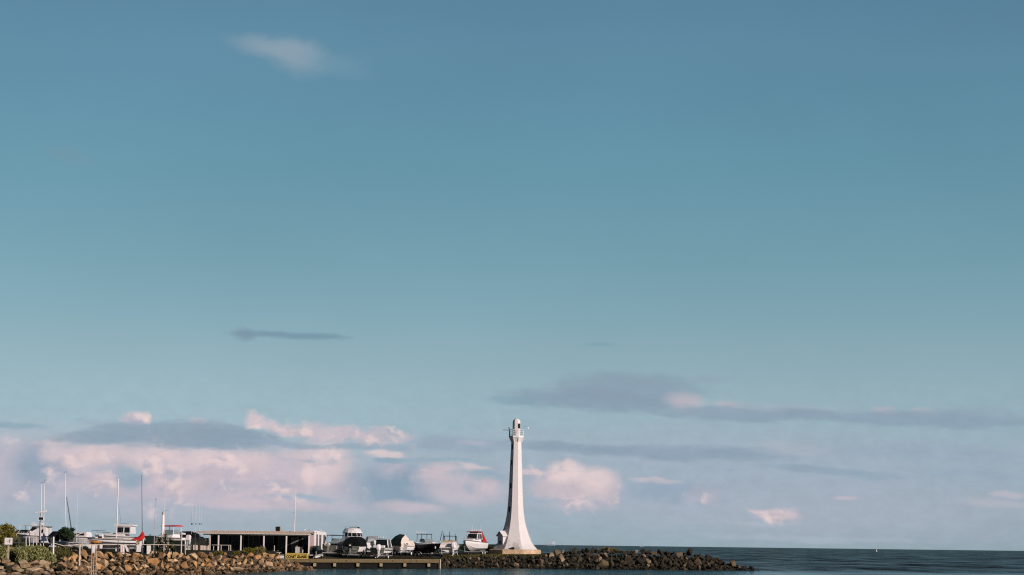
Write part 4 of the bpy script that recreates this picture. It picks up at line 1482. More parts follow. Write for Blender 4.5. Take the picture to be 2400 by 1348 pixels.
def outboard(parent, x, z, m=WHITE, s=1.0, legm=None, tilt=0.0):
    o = MB()
    q = Matrix.Rotation(tilt, 3, 'X')
    def v(a, b, c):
        return Vector((x, -.28, z)) + q @ (Vector((a, b, c)) * s)
    rings = []
    for zz, hx, hy0, hy1 in ((.02, .15, -.2, .2), (.2, .19, -.3, .24), (.45, .19, -.32, .24), (.60, .15, -.26, .2), (.66, .08, -.16, .1)):
        rings.append([v(-hx, hy0 * .6, zz), v(-hx * .6, hy0, zz), v(hx * .6, hy0, zz), v(hx, hy0 * .6, zz), v(hx, hy1, zz), v(-hx, hy1, zz)])
    o.loft(rings)
    c = o.build('outboard_engine', m, parent)
    o = MB()
    o.loft([[v(-.08, -.14, .02), v(.08, -.14, .02), v(.08, .12, .02), v(-.08, .12, .02)], [v(-.05, -.12, -.62), v(.05, -.12, -.62), v(.05, .08, -.62), v(-.05, .08, -.62)]])
    o.tube(v(0, -.34, -.62), v(0, .16, -.62), .06 * s, .03 * s, 8)
    o.box(v(0, 0, -.45), (.3 * s, .42 * s, .03 * s))
    for k in range(3):
        a = k * 2.09
        o.loft([[v(.02 * math.cos(a), -.36, -.62 + .02 * math.sin(a)), v(.15 * math.cos(a + .3), -.35, -.62 + .15 * math.sin(a + .3)), v(.15 * math.cos(a - .3), -.39, -.62 + .15 * math.sin(a - .3))],
                [v(.02 * math.cos(a), -.38, -.62 + .02 * math.sin(a)), v(.15 * math.cos(a + .3), -.37, -.62 + .15 * math.sin(a + .3)), v(.15 * math.cos(a - .3), -.41, -.62 + .15 * math.sin(a - .3))]])
    o.build('engine_leg', legm or GREYALU, c)
    return c


def posts_top(parent, y0, y1, w, z0, z1, m, topm, thick=.09, over=.15, name='hardtop', pw=.035, nrod=0):
    mb = MB()
    for x in (-w / 2, w / 2):
        for y in (y0 + .1, y1 - .1):
            mb.tube((x, y, z0), (x * .93, y, z1), pw, pw, 6)
    mb.build('top_frame', m, parent)
    mb = MB()
    hw = w / 2 + over * .5
    mb.loft([[Vector((-hw, y0 - over, z1)), Vector((-hw * .9, y0 - over, z1 + thick)), Vector((0, y0 - over, z1 + thick * 1.5)), Vector((hw * .9, y0 - over, z1 + thick)), Vector((hw, y0 - over, z1))],
             [Vector((-hw * .94, y1 + over, z1 - .02)), Vector((-hw * .85, y1 + over, z1 + thick * .8)), Vector((0, y1 + over, z1 + thick * 1.2)), Vector((hw * .85, y1 + over, z1 + thick * .8)), Vector((hw * .94, y1 + over, z1 - .02))]])
    top = mb.build(name, topm, parent)
    for k in range(nrod):
        x = -w / 2 + w * (k + .5) / nrod
        mb = MB(); mb.tube((x, y0 - over + .03, z1 + thick), (x, y0 - over - .06, z1 + thick + .30), .028, .028, 6)
        mb.build('rod_holder', WHITE, top)
    return top


def bow_rail(parent, L, Bm, H, t0=.5, h=.42):
    mb = MB()
    for sg in (-1, 1):
        pts = []
        for i in range(6):
            a = sec(t0 + (.98 - t0) * i / 5, L, Bm, H)[3]
            b = Vector((sg * a.x * .92, a.y - .05, a.z + .03)); t = b + Vector((0, 0, h * min(1, .3 + i * .35)))
            pts.append(t)
            mb.tube(b, t, .016, .016, 5)
        mb.path(pts, .018, 5)
    mb.build('bow_rail', STEEL, parent)


def trailer(loc, rz, L, Bm, label, wheels=1, jockey=True):
    t = thing('boat_trailer', label, 'boat trailer', loc, rz, 'boat trailers in the yard')
    mb = MB()
    zf = .42
    for sg in (-1, 1):
        mb.path([Vector((sg * Bm * .32, .2, zf)), Vector((sg * Bm * .32, L * .6, zf)), Vector((0, L + .5, zf))], .05, 6)
    for y in (.3, L * .28, L * .55):
        mb.box((0, y, zf), (Bm * .7, .08, .08))
    for sg in (-1, 1):
        for y in (.4, L * .3):
            mb.box((sg * Bm * .25, y, zf + .09), (.12, .5, .10))
    mb.tube((0, L + .4, zf), (0, L + .4, zf + .8), .04, .04, 6)
    mb.build('frame', STEEL, t)
    mb = MB(); mb.box((0, .06, zf + .02), (Bm * .92, .08, .14)); mb.build('light_bar', STEEL, t)
    ys = [L * .27] if wheels == 1 else [L * .2, L * .36]
    for y in ys:
        for sg in (-1, 1):
            x = sg * (Bm * .42)
            mb = MB(); mb.loft([[Vector((x + dx, y + r * math.cos(k * math.pi / 8), .30 + r * math.sin(k * math.pi / 8))) for k in range(16)] for dx, r in ((-.10, .22), (-.09, .29), (.09, .29), (.10, .22))])
            w = mb.build('wheel', BLACK, t)
            mb = MB(); mb.loft([[Vector((x + dx, y + r * math.cos(k * math.pi / 6), .30 + r * math.sin(k * math.pi / 6))) for k in range(12)] for dx, r in ((-.115, .12), (-.112, .18), (.112, .18), (.115, .12))])
            mb.build('rim', WHITE, w)
            mb = MB(); mb.loft([[Vector((x + sx, y + .36 * math.cos(a), .32 + .36 * math.sin(a))) for sx in (-.13, .13)] + [Vector((x + sx, y + .39 * math.cos(a), .32 + .39 * math.sin(a))) for sx in (.13, -.13)] for a in [.2 + k * 2.74 / 8 for k in range(9)]])
            mb.build('mudguard', STEEL, t)
    if jockey:
        mb = MB(); mb.tube((.1, L + .25, 0.08), (.1, L + .25, .7), .03, .03, 6); mb.tube((.06, L + .25, .09), (.14, L + .25, .09), .09, .09, 10); mb.build('jockey_wheel', BLACK, t)
    return t


LIFT = .50


def transom(parent, L, Bm, H, m):
    q = sec(0, L, Bm, H)
    pts = [Vector((-p.x * .97, -.004, p.z * .97 + .02)) for p in q[::-1]] + [Vector((p.x * .97, -.004, p.z * .97 + .02)) for p in q[1:]]
    mb = MB(); mb.loft([pts, [p + Vector((0, -.02, 0)) for p in pts]])
    return mb.build('transom', m, parent)


def boat_at(px, D, rz, name, label, cat='boat', L=5.5, Bm=2.2, trl=True, tlabel=None, lift=LIFT, wheels=1):
    """boat whose middle stands in column px at depth D, on its trailer"""
    c = B(px, D)
    off = Matrix.Rotation(rz, 3, 'Z') @ Vector((0, -L * .45, 0))
    p = c + off
    t = thing(name, label, cat, p + Vector((0, 0, lift)), rz, 'boats in the hardstand yard')
    if trl:
        trailer(p, rz, L, Bm, tlabel, wheels)
    return t


# B: runabout with bimini, stern to the water
rz = R(-17)
b = boat_at(788, 266.5, rz, 'motor_boat', 'white open runabout with dark bimini and beige engine cover beside the white end wall', L=5.2, Bm=2.1, tlabel='trailer under the runabout with dark bimini')
hull(5.2, 2.1, .85, WHITE, b, GREYCANVAS); transom(b, 5.2, 2.1, .85, TRANSOM)
posts_top(b, 1.2, 2.9, 1.75, .85, 2.12, STEEL, BLACKCOVER, .07, .12, 'bimini')
bb, tt = frustum(2.4, 3.0, 1.7, 1.6, .9, 1.75, .25, .1, .1)
mb = MB(); mb.loft([bb, tt]); mb.build('windscreen', TINT, b)
mb = MB(); mb.ball((-.25, -.2, 1.02), .40, 1.1, .8, .62, 2); mb.build('engine_cover', CREAMTARP, b, True)
outboard(b, -.1, .62, GREYALU, .9)
mb = MB(); mb.box((.15, .5, .98), (1.2, .5, .28)); mb.build('seat', BLACKCOVER, b)

# C: flybridge cruiser, bow to the camera
rz = R(192)
L, W, H = 7.6, 2.9, 1.15
b = boat_at(826, 276, rz, 'flybridge_cruiser', 'big white flybridge cruiser with dark wraparound windscreen, tallest boat in the yard', L=L, Bm=W, tlabel='cradle trailer under the flybridge cruiser', wheels=2, lift=.42)
hull(L, W, H, WHITE, b, WHITE)


def rounded(y0, y1, w, z, rin, ins, front):
    return [Vector((x * (w / 2 - ins), y, z)) for x, y in ((-1, y0), (1, y0), (1, y1 - front * .62 - rin), (.72, y1 - front * .2 - rin), (.3, y1 - rin), (-.3, y1 - rin), (-.72, y1 - front * .2 - rin), (-1, y1 - front * .62 - rin))]


mb = MB(); mb.loft([rounded(1.6, 5.9, 2.5, H + .02, 0, 0, 1.6), rounded(1.6, 5.9, 2.5, H + .58, .55, .08, 1.5)]); mb.build('cabin_trunk', WHITE, b)
lo, hi = rounded(1.7, 5.15, 2.4, H + .55, 0, 0, 1.3), rounded(1.7, 5.15, 2.4, H + 1.06, .45, .14, 1.3)
mb = MB(); mb.loft([lo, hi]); cab = mb.build('cabin', WHITE, b)
for k, nm in ((1, 'window'), (2, 'windscreen'), (3, 'windscreen'), (4, 'windscreen'), (5, 'windscreen'), (6, 'windscreen'), (7, 'window')):
    pane(lo, hi, k, .04 if k not in (1, 7) else .3, .96 if k not in (1, 7) else .97, .06, .94, GLASS, cab, nm, .04)
mb = MB(); mb.loft([rounded(1.5, 4.85, 2.45, H + 1.055, 0, 0, 1.3), rounded(1.5, 4.85, 2.45, H + 1.14, .0, .03, 1.3)]); mb.build('visor', WHITE, b)
mb = MB(); mb.loft([rounded(1.7, 4.75, 2.3, H + 1.135, 0, 0, 1.2), rounded(1.7, 4.75, 2.3, H + 1.40, .32, .1, 1.1), rounded(1.7, 4.75, 2.3, H + 1.66, .62, .30, 1.0)]); fb = mb.build('flybridge', WHITE, b)
mb = MB(); mb.loft([[Vector((x, y, z)) for x, y, z in ((-.6, 3.95, H + 1.655), (.6, 3.95, H + 1.655), (.5, 3.7, H + 1.82), (-.5, 3.7, H + 1.82))], [Vector((x, y - .04, z)) for x, y, z in ((-.6, 3.95, H + 1.655), (.6, 3.95, H + 1.655), (.5, 3.7, H + 1.82), (-.5, 3.7, H + 1.82))]]); mb.build('spray_screen', TINT, fb)
mb = MB(); mb.path([Vector((-.8, 1.8, H + 1.65)), Vector((-.8, 1.8, H + 1.95)), Vector((.8, 1.8, H + 1.95)), Vector((.8, 1.8, H + 1.65))], .025, 5); mb.build('rail', STEEL, fb)
mb = MB(); mb.box((.12, 4.36, H + 1.46), (.30, .03, .09), m=Matrix.Rotation(-.8, 3, 'X')); mb.build('emblem', BLACK, fb)
mb = MB(); mb.box((-.85, 2.6, H + 1.74), (.26, .26, .24)); mb.build('searchlight', BLACK, fb)
mb = MB()
for p, q in zip(lo[2:8], hi[2:8]):
    mb.tube(p, q, .05, .05, 6)
mb.build('window_pillar', WHITE, cab)
bow_rail(b, L, W, H, .55, .3)
# D: covered fishing boat, transom to camera
rz = R(-13)
L, W, H = 5.8, 2.35, 1.0
b = boat_at(836, 265.3, rz, 'covered_boat', 'grey-transom boat under a black cover in front of the flybridge cruiser', L=L, Bm=W, tlabel='trailer under the black-covered boat')
hull(L, W, H, WHITE, b, GREYALU); transom(b, L, W, H, TRANSOM)
mb = MB()
rr_ = []
for y, w, zt in ((.25, .96, 1.9), (1.2, .98, 2.18), (2.6, .96, 2.2), (4.0, .74, 1.65), (5.3, .36, 1.25)):
    a = sec(y / L, L, W, H)[3]
    rr_.append([Vector((-a.x * .98, y, a.z + .02)), Vector((-a.x * .92, y, zt * .86)), Vector((-a.x * .5, y, zt)), Vector((a.x * .5, y, zt)), Vector((a.x * .92, y, zt * .86)), Vector((a.x * .98, y, a.z + .02))])
mb.loft(rr_); mb.build('cover', BLACKCOVER, b)
outboard(b, 0, .75, BLACK, 1.0)
mb = MB(); mb.box((-.55, -.06, .70), (.5, .06, .35)); mb.box((.5, -.06, .68), (.55, .06, .30)); mb.build('transom_panel', GREYALU, b)
mb = MB(); mb.ball((.05, -.62, 1.12), .12, 1.4, .6, .8, 1); mb.build('engine_badge', WHITE, b)
# E: small white cuddy boat seen end-on
rz = R(10)
L, W, H = 5.4, 2.1, 1.05
b = boat_at(872, 275, rz, 'motor_boat', 'white-sterned boat with grey canopy between the black-covered boat and the glass-cabin boat', L=L, Bm=W, tlabel='trailer under the white-sterned boat with grey canopy')
hull(L, W, H, WHITE, b, WHITE)
mb = MB()
mb.loft([[Vector((-W * .44, y, H + .02)), Vector((-W * .36, y, zt)), Vector((W * .36, y, zt)), Vector((W * .44, y, H + .02))] for y, zt in ((.2, H + .55), (1.6, H + .85), (3.0, H + .75), (3.8, H + .25))])
mb.build('cover', GREYCANVAS, b)
outboard(b, 0, .8, WHITE, .9)
bow_rail(b, L, W, H, .6, .3)
# F: centre cabin fishing boat with white outboard
rz = R(-15)
L, W, H = 5.6, 2.05, .95
b = boat_at(899, 264.8, rz, 'motor_boat', 'fishing boat with glass cabin, roof rod holders and white outboard at the wharf edge', L=L, Bm=W, tlabel='trailer under the glass-cabin fishing boat')
hull(L, W, H, WHITE, b, GREYCANVAS); transom(b, L, W, H, TRANSOM)
bb, tt = frustum(1.6, 3.4, 1.8, 1.55, H, H + 1.0, .35, .05, .12)
mb = MB(); mb.loft([bb, tt]); cab = mb.build('cabin', GLASS, b)
mb = MB()
for p, q in zip(bb, tt):
    mb.tube(p, q, .05, .05, 6)
mb.build('cabin_frame', WHITE, cab)
posts_top(b, 1.4, 3.0, 1.65, H + .3, H + 1.06, WHITE, GREYCANVAS, .08, .1, 'hardtop', .03, 5)
mb = MB(); mb.box((-.45, .7, H + .12), (.5, .5, .35)); mb.box((.45, .7, H + .12), (.5, .5, .35)); mb.build('seat', WHITE, b)
outboard(b, .25, .62, WHITE, 1.15, WHITE, .15)
for sg in (-1, 1):
    mb = MB()
    for k, dz in ((0, -.22), (1, -.40)):
        pts = [sec(i / 10, L, W, H)[3] for i in range(9)]
        for p, q in zip(pts[:-1], pts[1:]):
            mb.loft([[Vector((sg * (a.x + .016), a.y, a.z + dz)), Vector((sg * (a.x + .022), a.y, a.z + dz)), Vector((sg * (a.x + .022), a.y, a.z + dz + .09)), Vector((sg * (a.x + .016), a.y, a.z + dz + .09))] for a in (p, q)])
    mb.build('hull_stripe', BLACK, b)
# G: tent-covered boat, stern to the right
rz = R(40)
L, W, H = 3.5, 1.75, .8
b = boat_at(931, 277, rz, 'covered_boat', 'boat under a peaked tent cover, dark green one side and cream the other', L=L, Bm=W, tlabel='trailer under the tent-covered boat')
hull(L, W, H, CREAMTARP, b, WHITE)
RID = ((-.1, 2.2), (1.1, 2.3), (2.1, 2.0), (2.9, 1.5), (3.5, 1.05))
for sg, m in ((-1, GREENTARP), (1, CREAMTARP)):
    mb = MB()
    rr_ = []
    for y, z in RID:
        x = sec(max(0, y) / L, L, W, H)[3].x
        rr_.append([Vector((sg * .01, y, z)), Vector((sg * (x * .62 + .02), y, (z + H) * .56)), Vector((sg * (x + .05), y, H - .05)), Vector((sg * (x - .02), y, H - .07)), Vector((sg * .01, y, z - .06))])
    mb.loft(rr_)
    o = mb.build('cover', m, b)
    o['label'] = 'dark green side of the cover' if sg < 0 else 'cream side of the cover'
mb = MB()
x = sec(0, L, W, H)[3].x
q = [Vector((0, -.115, 2.2)), Vector((x * .62 + .02, -.115, (2.25 + H) * .56)), Vector((x + .05, -.115, H - .3)), Vector((-x - .05, -.115, H - .3)), Vector((-x * .62 - .02, -.115, (2.25 + H) * .56))]
mb.loft([q, [p + Vector((0, -.03, 0)) for p in q]]); mb.build('cover_end', CREAMTARP, b)
mb = MB(); mb.ball((.25, -.2, .95), .2, 1.2, .6, .8, 1); mb.build('boarding_fender', BLACK, b)
# H: low covered dinghy
rz = R(-25)
L, W, H = 4.6, 1.9, .75
b = boat_at(957, 277.5, rz, 'covered_boat', 'low boat under a beige cover between the tent-covered boat and the black cruiser', L=L, Bm=W, tlabel='trailer under the low beige-covered boat')
hull(L, W, H, WHITE, b, WHITE)
mb = MB()
mb.loft([[Vector((-sec(y / L, L, W, H)[3].x - .03, y, H + .02)), Vector((-sec(y / L, L, W, H)[3].x * .5, y, z)), Vector((0, y, z + .1)), Vector((sec(y / L, L, W, H)[3].x * .5, y, z)), Vector((sec(y / L, L, W, H)[3].x + .03, y, H + .02))] for y, z in ((.05, 1.1), (1.2, 1.45), (2.6, 1.5), (3.6, 1.2), (4.4, 1.0))])
mb.build('cover', CREAMTARP, b)
outboard(b, 0, .6, BLACK, .95)
# I: black cruiser, bow right and to the camera
rz = R(-142)
L, W, H = 5.2, 2.15, 1.1
b = boat_at(1001, 277, rz, 'motor_boat', 'black-hulled cruiser with white deck, open windscreen and rod-holder top', L=L, Bm=W, tlabel='trailer under the black-hulled cruiser', wheels=2)
hull(L, W, H, BLACKHULL, b, WHITE, .36)
bb, tt = frustum(2.2, 4.6, 1.75, 1.0, H + .02, H + .42, .9, 0, .2)
mb = MB(); mb.loft([bb, tt]); mb.build('cabin', WHITE, b)
bb, tt = frustum(1.7, 2.9, 1.75, 1.5, H + .38, H + .80, .45, .0, .1)
mb = MB(); mb.loft([bb, tt]); mb.build('windscreen', TINT, b)
posts_top(b, 1.0, 2.2, 1.7, H, H + 1.38, BLACK, BLACKCOVER, .07, .12, 'hardtop', .035, 6)
outboard(b, 0, .8, WHITE, 1.0)
mb = MB(); mb.ball((.55, 4.9, H - .35), .16, .6, 1, 1.3, 1); mb.build('fender', WHITE, b)
bow_rail(b, L, W, H, .6, .3)
# J: boat with black outriggers, stern to camera
rz = R(-6)
L, W, H = 5.6, 2.45, 1.0
b = boat_at(1055, 281, rz, 'motor_boat', 'cream boat with black outrigger poles, yellow dash cover and white outboard', L=L, Bm=W, tlabel='trailer under the outrigger boat')
hull(L, W, H, WHITE, b, CREAMTARP)
bb, tt = frustum(2.0, 3.6, 1.8, 1.5, H, H + .62, .4, .1, .12)
mb = MB(); mb.loft([bb, tt]); mb.build('windscreen', YELLOW, b)
posts_top(b, 1.5, 2.8, 1.8, H, H + 1.15, BLACK, BLACKCOVER, .05, .05, 'targa_top', .045, 0)
for x, dx, z1 in ((-1.15, .0, 2.0), (-.85, .12, 1.75), (.05, 0, 1.95), (.85, -.05, 1.65)):
    mb = MB(); mb.tube((x - .25 if x < -1 else x, 1.4, .9 if x < -1 else 1.6), (x + dx + (.2 if x < -1 else 0), 1.3, H + z1 - .15), .05, .035, 6); mb.build('outrigger_pole', BLACK, b)
mb = MB(); mb.loft([[Vector((-W * .46, .1, H - .1)), Vector((W * .46, .1, H - .1)), Vector((W * .42, .25, H + .42)), Vector((-W * .36, .25, H + .30))], [Vector((-W * .46, 1.1, H + .05)), Vector((W * .46, 1.1, H + .05)), Vector((W * .4, 1.0, H + .55)), Vector((-W * .4, 1.0, H + .45))]]); mb.build('stern_cover', CREAMTARP, b)
mb = MB(); mb.box((0, -.25, .62), (2.1, .5, .10)); mb.build('swim_platform', CREAMTARP, b)
outboard(b, .78, .60, WHITE, 1.25, WHITE, .25)
# K: white cruiser with red canopy
rz = R(163)
L, W, H = 6.6, 2.5, 1.25
b = boat_at(1110, 290, rz, 'motor_boat', 'white cruiser with red canopy and dark windscreen nearest the lighthouse', L=L, Bm=W, tlabel='trailer under the red-canopy cruiser', wheels=2)
hull(L, W, H, WHITE, b, WHITE)
bb, tt = frustum(2.4, 5.2, 2.0, 1.1, H + .02, H + .45, .8, 0, .2)
mb = MB(); mb.loft([bb, tt]); mb.build('cabin', WHITE, b)
bb, tt = frustum(2.0, 4.0, 2.0, 1.7, H + .42, H + 1.25, .6, .1, .15)
mb = MB(); mb.loft([bb, tt]); cab = mb.build('wheelhouse', WHITE, b)
for k in (1, 2, 3):
    pane(bb, tt, k, .06, .94, .08, .9, GLASS if k != 1 else TINT, cab)
posts_top(b, 2.0, 3.5, 1.85, H + .6, H + 1.42, WHITE, DARKRED, .09, .12, 'canopy_top', .03, 7)
mb = MB()
mb.loft([[Vector((-x, y, H + .05)), Vector((-x * .9, y, z)), Vector((x * .9, y, z)), Vector((x, y, H + .05))] for y, x, z in ((1.95, 1.05, H + 1.40), (1.3, 1.1, H + .92), (.65, 1.12, H + .45), (.1, 1.12, H + .12))])
mb.build('canopy', CANOPYRED, b)
mb = MB(); mb.tube((.5, 2.2, H + 1.5), (.5, 2.0, H + 2.4), .015, .01, 5); mb.tube((-.7, 2.2, H + 1.5), (-.75, 2.0, H + 2.6), .015, .01, 5); mb.build('aerial', WHITE, b)
outboard(b, 0, .8, WHITE, .9)
bow_rail(b, L, W, H, .6, .35)

# A: dark covered tender in front of the end wall
rz = R(8)
L, W, H = 3.8, 1.7, .6
b = boat_at(739, 258.2, rz, 'covered_boat', 'small tender under a dark green peaked cover in front of the white end wall', L=L, Bm=W, tlabel='low trailer under the dark covered tender', lift=.46)
hull(L, W, H, BLACKHULL, b, BLACKHULL)
mb = MB()
mb.loft([[Vector((-W * .48, y, H)), Vector((-W * .2, y, z)), Vector((W * .2, y, z)), Vector((W * .48, y, H))] for y, z in ((.0, .85), (.7, 1.15), (1.4, .95), (2.8, .8))])
mb.build('cover', GREENTARP, b)
outboard(b, .0, .45, BLACK, .85)

# --- left yard boats
# far boat with roof racks
rz = R(80)
b = boat_at(48, 226, rz, 'motor_boat', 'far white boat with dark windscreen and rod racks behind the round tree', L=5.0, Bm=2.1, tlabel='trailer under the far rod-rack boat')
hull(5.0, 2.1, .95, WHITE, b, WHITE)
bb, tt = frustum(1.2, 3.0, 1.8, 1.5, .95, 1.45, .5, .1, .1)
mb = MB(); mb.loft([bb, tt]); mb.build('cabin', WHITE, b)
bb, tt = frustum(1.1, 2.8, 1.82, 1.5, 1.3, 1.62, .5, .1, .1); mb = MB(); mb.loft([bb, tt]); mb.build('windscreen', GLASS, b)
posts_top(b, .9, 2.2, 1.6, 1.0, 2.1, WHITE, WHITE, .06, .1, 'hardtop', .03, 5)
outboard(b, 0, .7, WHITE, .9)
# cruiser with radar dome
rz = R(86)
L, W, H = 6.6, 2.5, 1.25
b = boat_at(96, 216, rz, 'cabin_cruiser', 'white cabin cruiser with big dark windows and a radar dome behind the signal mast', L=3.1, Bm=W, trl=False, lift=.42)
b.location = B(118, 216) + Vector((0, 0, .42))
L = 3.5
hull(L, W, H * .82, WHITE, b, WHITE, .3)
z0 = H * .82
bb, tt = frustum(.25, 2.6, 2.2, 1.7, z0 + .02, z0 + .98, .85, .0, .1)
mb = MB(); mb.loft([bb, tt]); cab = mb.build('cabin', WHITE, b)
for k in (1, 3):
    s_ = (lambda u: u) if k == 1 else (lambda u: 1 - u)
    for u0, u1 in ((.12, .34), (.42, .56), (.60, .97)):
        a_, c_ = sorted((s_(u0), s_(u1)))
        pane(bb, tt, k, a_, c_, .32, .88, GLASS if u0 != .42 else TINT, cab)
pane(bb, tt, 2, .06, .94, .3, .9, GLASS, cab)
mb = MB(); mb.box((0, .95, z0 + 1.03), (2.15, 2.0, .08)); mb.build('roof', GREYCANVAS, b)
mb = MB(); mb.ball((0, .95, z0 + 1.24), .18, 1, 1, .95, 2); mb.build('radar_dome', WHITE, b)
mb = MB(); mb.tube((-.6, .4, z0 + 1.05), (-.7, .0, z0 + 1.95), .015, .01, 5); mb.build('aerial', WHITE, b)
bow_rail(b, L, W, z0, .6, .3)
mb = MB()
for y in (.6, 1.9, 2.9):
    for x in (-.8, .8):
        mb.box((x, y, .02), (.18, .3, .9))
mb.build('cradle', BLACK, b)
# black covered boat behind the dark tree
b = boat_at(134, 211, R(18), 'covered_boat', 'boat under a black cover behind the bushy dark tree', L=4.2, Bm=2.1, tlabel='trailer under the black-covered boat behind the bushy tree')
hull(4.2, 2.1, .9, BLACKHULL, b, BLACKHULL)
mb = MB(); mb.loft([[Vector((-1.0, y, .9)), Vector((-.5, y, z)), Vector((.5, y, z)), Vector((1.0, y, .9))] for y, z in ((.0, 1.25), (1.2, 1.45), (2.6, 1.4), (3.9, 1.1))]); mb.build('cover', BLACKCOVER, b)
outboard(b, 0, .6, BLACK, .9)
# white cabin boat right of the tree
b = boat_at(190, 222, R(78), 'motor_boat', 'white half-cabin boat with a dark side stripe right of the bushy tree', L=4.4, Bm=2.0, tlabel='trailer under the half-cabin boat')
hull(4.4, 2.0, .9, WHITE, b, WHITE)
bb, tt = frustum(1.1, 3.0, 1.7, 1.3, .9, 1.45, .6, .05, .12); mb = MB(); mb.loft([bb, tt]); cab = mb.build('cabin', WHITE, b)
for k in (1, 3): pane(bb, tt, k, .15, .85, .3, .75, GLASS, cab)
mb = MB(); mb.tube((.3, 1.0, 1.6), (.3, -.6, 1.66), .025, .02, 5); mb.build('fishing_rod', DARKMAST, b)
outboard(b, 0, .65, WHITE, .9)
# low white dinghies stored behind the rail
for px, D, rz, L, lab in ((163, 205, R(70), 3.0, 'small white dinghy low beside the bushy tree trunk'), (205, 199, R(105), 3.0, 'small white dinghy behind the tall pole ladder')):
    b = boat_at(px, D, rz, 'dinghy', lab, 'dinghy', L, 1.5, False, lift=.18)
    hull(L, 1.5, .62, WHITE, b, WHITE)
    mb = MB(); mb.box((0, .9, .42), (1.1, .25, .05)); mb.box((0, 1.6, .42), (1.1, .25, .05)); mb.build('thwart', TIMBERW, b)
    mb = MB(); mb.box((0, .5, -.09), (.9, .12, .18)); mb.box((0, 2.0, .0), (.7, .12, .30)); mb.build('chock', BARK, b)
# orange kayak on a rack
k_ = thing('kayak', 'orange kayak lying along the handrail, left of the dark ventilator hood', 'kayak', G(224, 197, 2.75), R(-8))
mb = MB(); mb.loft([[Vector((x, r * math.cos(a), .18 + r * .55 * math.sin(a))) for a in [q * math.pi / 5 for q in range(10)]] for x, r in ((-.62, .02), (-.45, .14), (-.1, .27), (.25, .26), (.5, .12), (.62, .02))]); mb.build('hull', ORANGE, k_)
mb = MB(); mb.lathe((.05, 0, .30), [(.13, 0), (.16, .03), (.13, .05)], 10); mb.build('cockpit_rim', BLACK, k_)
mb = MB(); mb.box((-.3, 0, -.33), (.06, .5, .86)); mb.box((.3, 0, -.33), (.06, .5, .86)); mb.build('rack', BARK, k_)
v_ = thing('ventilator_hood', 'black square hood on a dark tapered base behind the orange kayak', 'hood', B(233, 206), 0)
mb = MB(); mb.loft([[Vector((x * s, y * s, z)) for x, y in ((-1, -1), (1, -1), (1, 1), (-1, 1))] for s, z in ((.55, 0), (.5, .5), (.16, 1.15))]); mb.build('base', BLACKCOVER, v_)
mb = MB(); mb.box((0, 0, 1.34), (.34, .34, .36)); mb.build('hood', BLACK, v_)
# white cruiser on trailer with black windows
rz = R(84)
L, W, H = 5.0, 2.4, .98
b = boat_at(282, 222, rz, 'cabin_cruiser', 'white cabin cruiser with black side windows beside the thick white mast', L=L, Bm=W, tlabel='trailer under the cruiser with black side windows', wheels=2)
hull(L, W, H, WHITE, b, WHITE, .3)
bb, tt = frustum(1.6, 4.1, 2.0, 1.2, H + .02, H + .42, .7, 0, .15); mb = MB(); mb.loft([bb, tt]); mb.build('cabin_trunk', WHITE, b)
bb, tt = frustum(.9, 2.6, 2.0, 1.8, H + .35, H + 1.18, .12, .05, .1); mb = MB(); mb.loft([bb, tt]); cab = mb.build('cabin', WHITE, b)
for k in (1, 3):
    for u0, u1 in ((.06, .42), (.50, .96)):
        a_, c_ = (u0, u1) if k == 1 else (1 - u1, 1 - u0)
        pane(bb, tt, k, a_, c_, .12, .82, GLASS, cab)
mb = MB(); mb.box((0, 1.75, H + 1.24), (2.0, 2.0, .12)); mb.build('roof', WHITE, b)
mb = MB(); mb.path([Vector((-.5, 1.2, H + 1.3)), Vector((-.5, 1.2, H + 1.42)), Vector((-.5, 2.2, H + 1.42)), Vector((-.5, 2.2, H + 1.3))], .02, 5); mb.build('roof_rail', STEEL, b)
mb = MB()
for sg in (-1, 1):
    for p, q in zip(*(lambda a: (a[:-1], a[1:]))([sec(i / 10, L, W, H)[3] for i in range(10)])):
        mb.loft([[Vector((sg * (a.x + .016), a.y, a.z - .42)), Vector((sg * (a.x + .02), a.y, a.z - .42)), Vector((sg * (a.x + .02), a.y, a.z - .30)), Vector((sg * (a.x + .016), a.y, a.z - .30))] for a in (p, q)])
mb.build('hull_stripe', BLACK, b)
bow_rail(b, L, W, H, .55, .3)
# trailer sailer hull at the front
rz = R(98)
L, W, H = 4.6, 1.9, .75
b = boat_at(268, 201, rz, 'yacht_hull', 'low white yacht hull with black stripe on a trailer behind the handrail', L=L, Bm=W, tlabel='trailer under the low striped yacht hull')
hull(L, W, H, WHITE, b, CREAMTARP, .3)
mb = MB()
for sg in (-1, 1):
    for p, q in zip(*(lambda a: (a[:-1], a[1:]))([sec(i / 10, L, W, H)[3] for i in range(10)])):
        mb.loft([[Vector((sg * (a.x + .016), a.y, a.z - .36)), Vector((sg * (a.x + .02), a.y, a.z - .36)), Vector((sg * (a.x + .02), a.y, a.z - .28)), Vector((sg * (a.x + .016), a.y, a.z - .28))] for a in (p, q)])
mb.build('hull_stripe', BLACK, b)
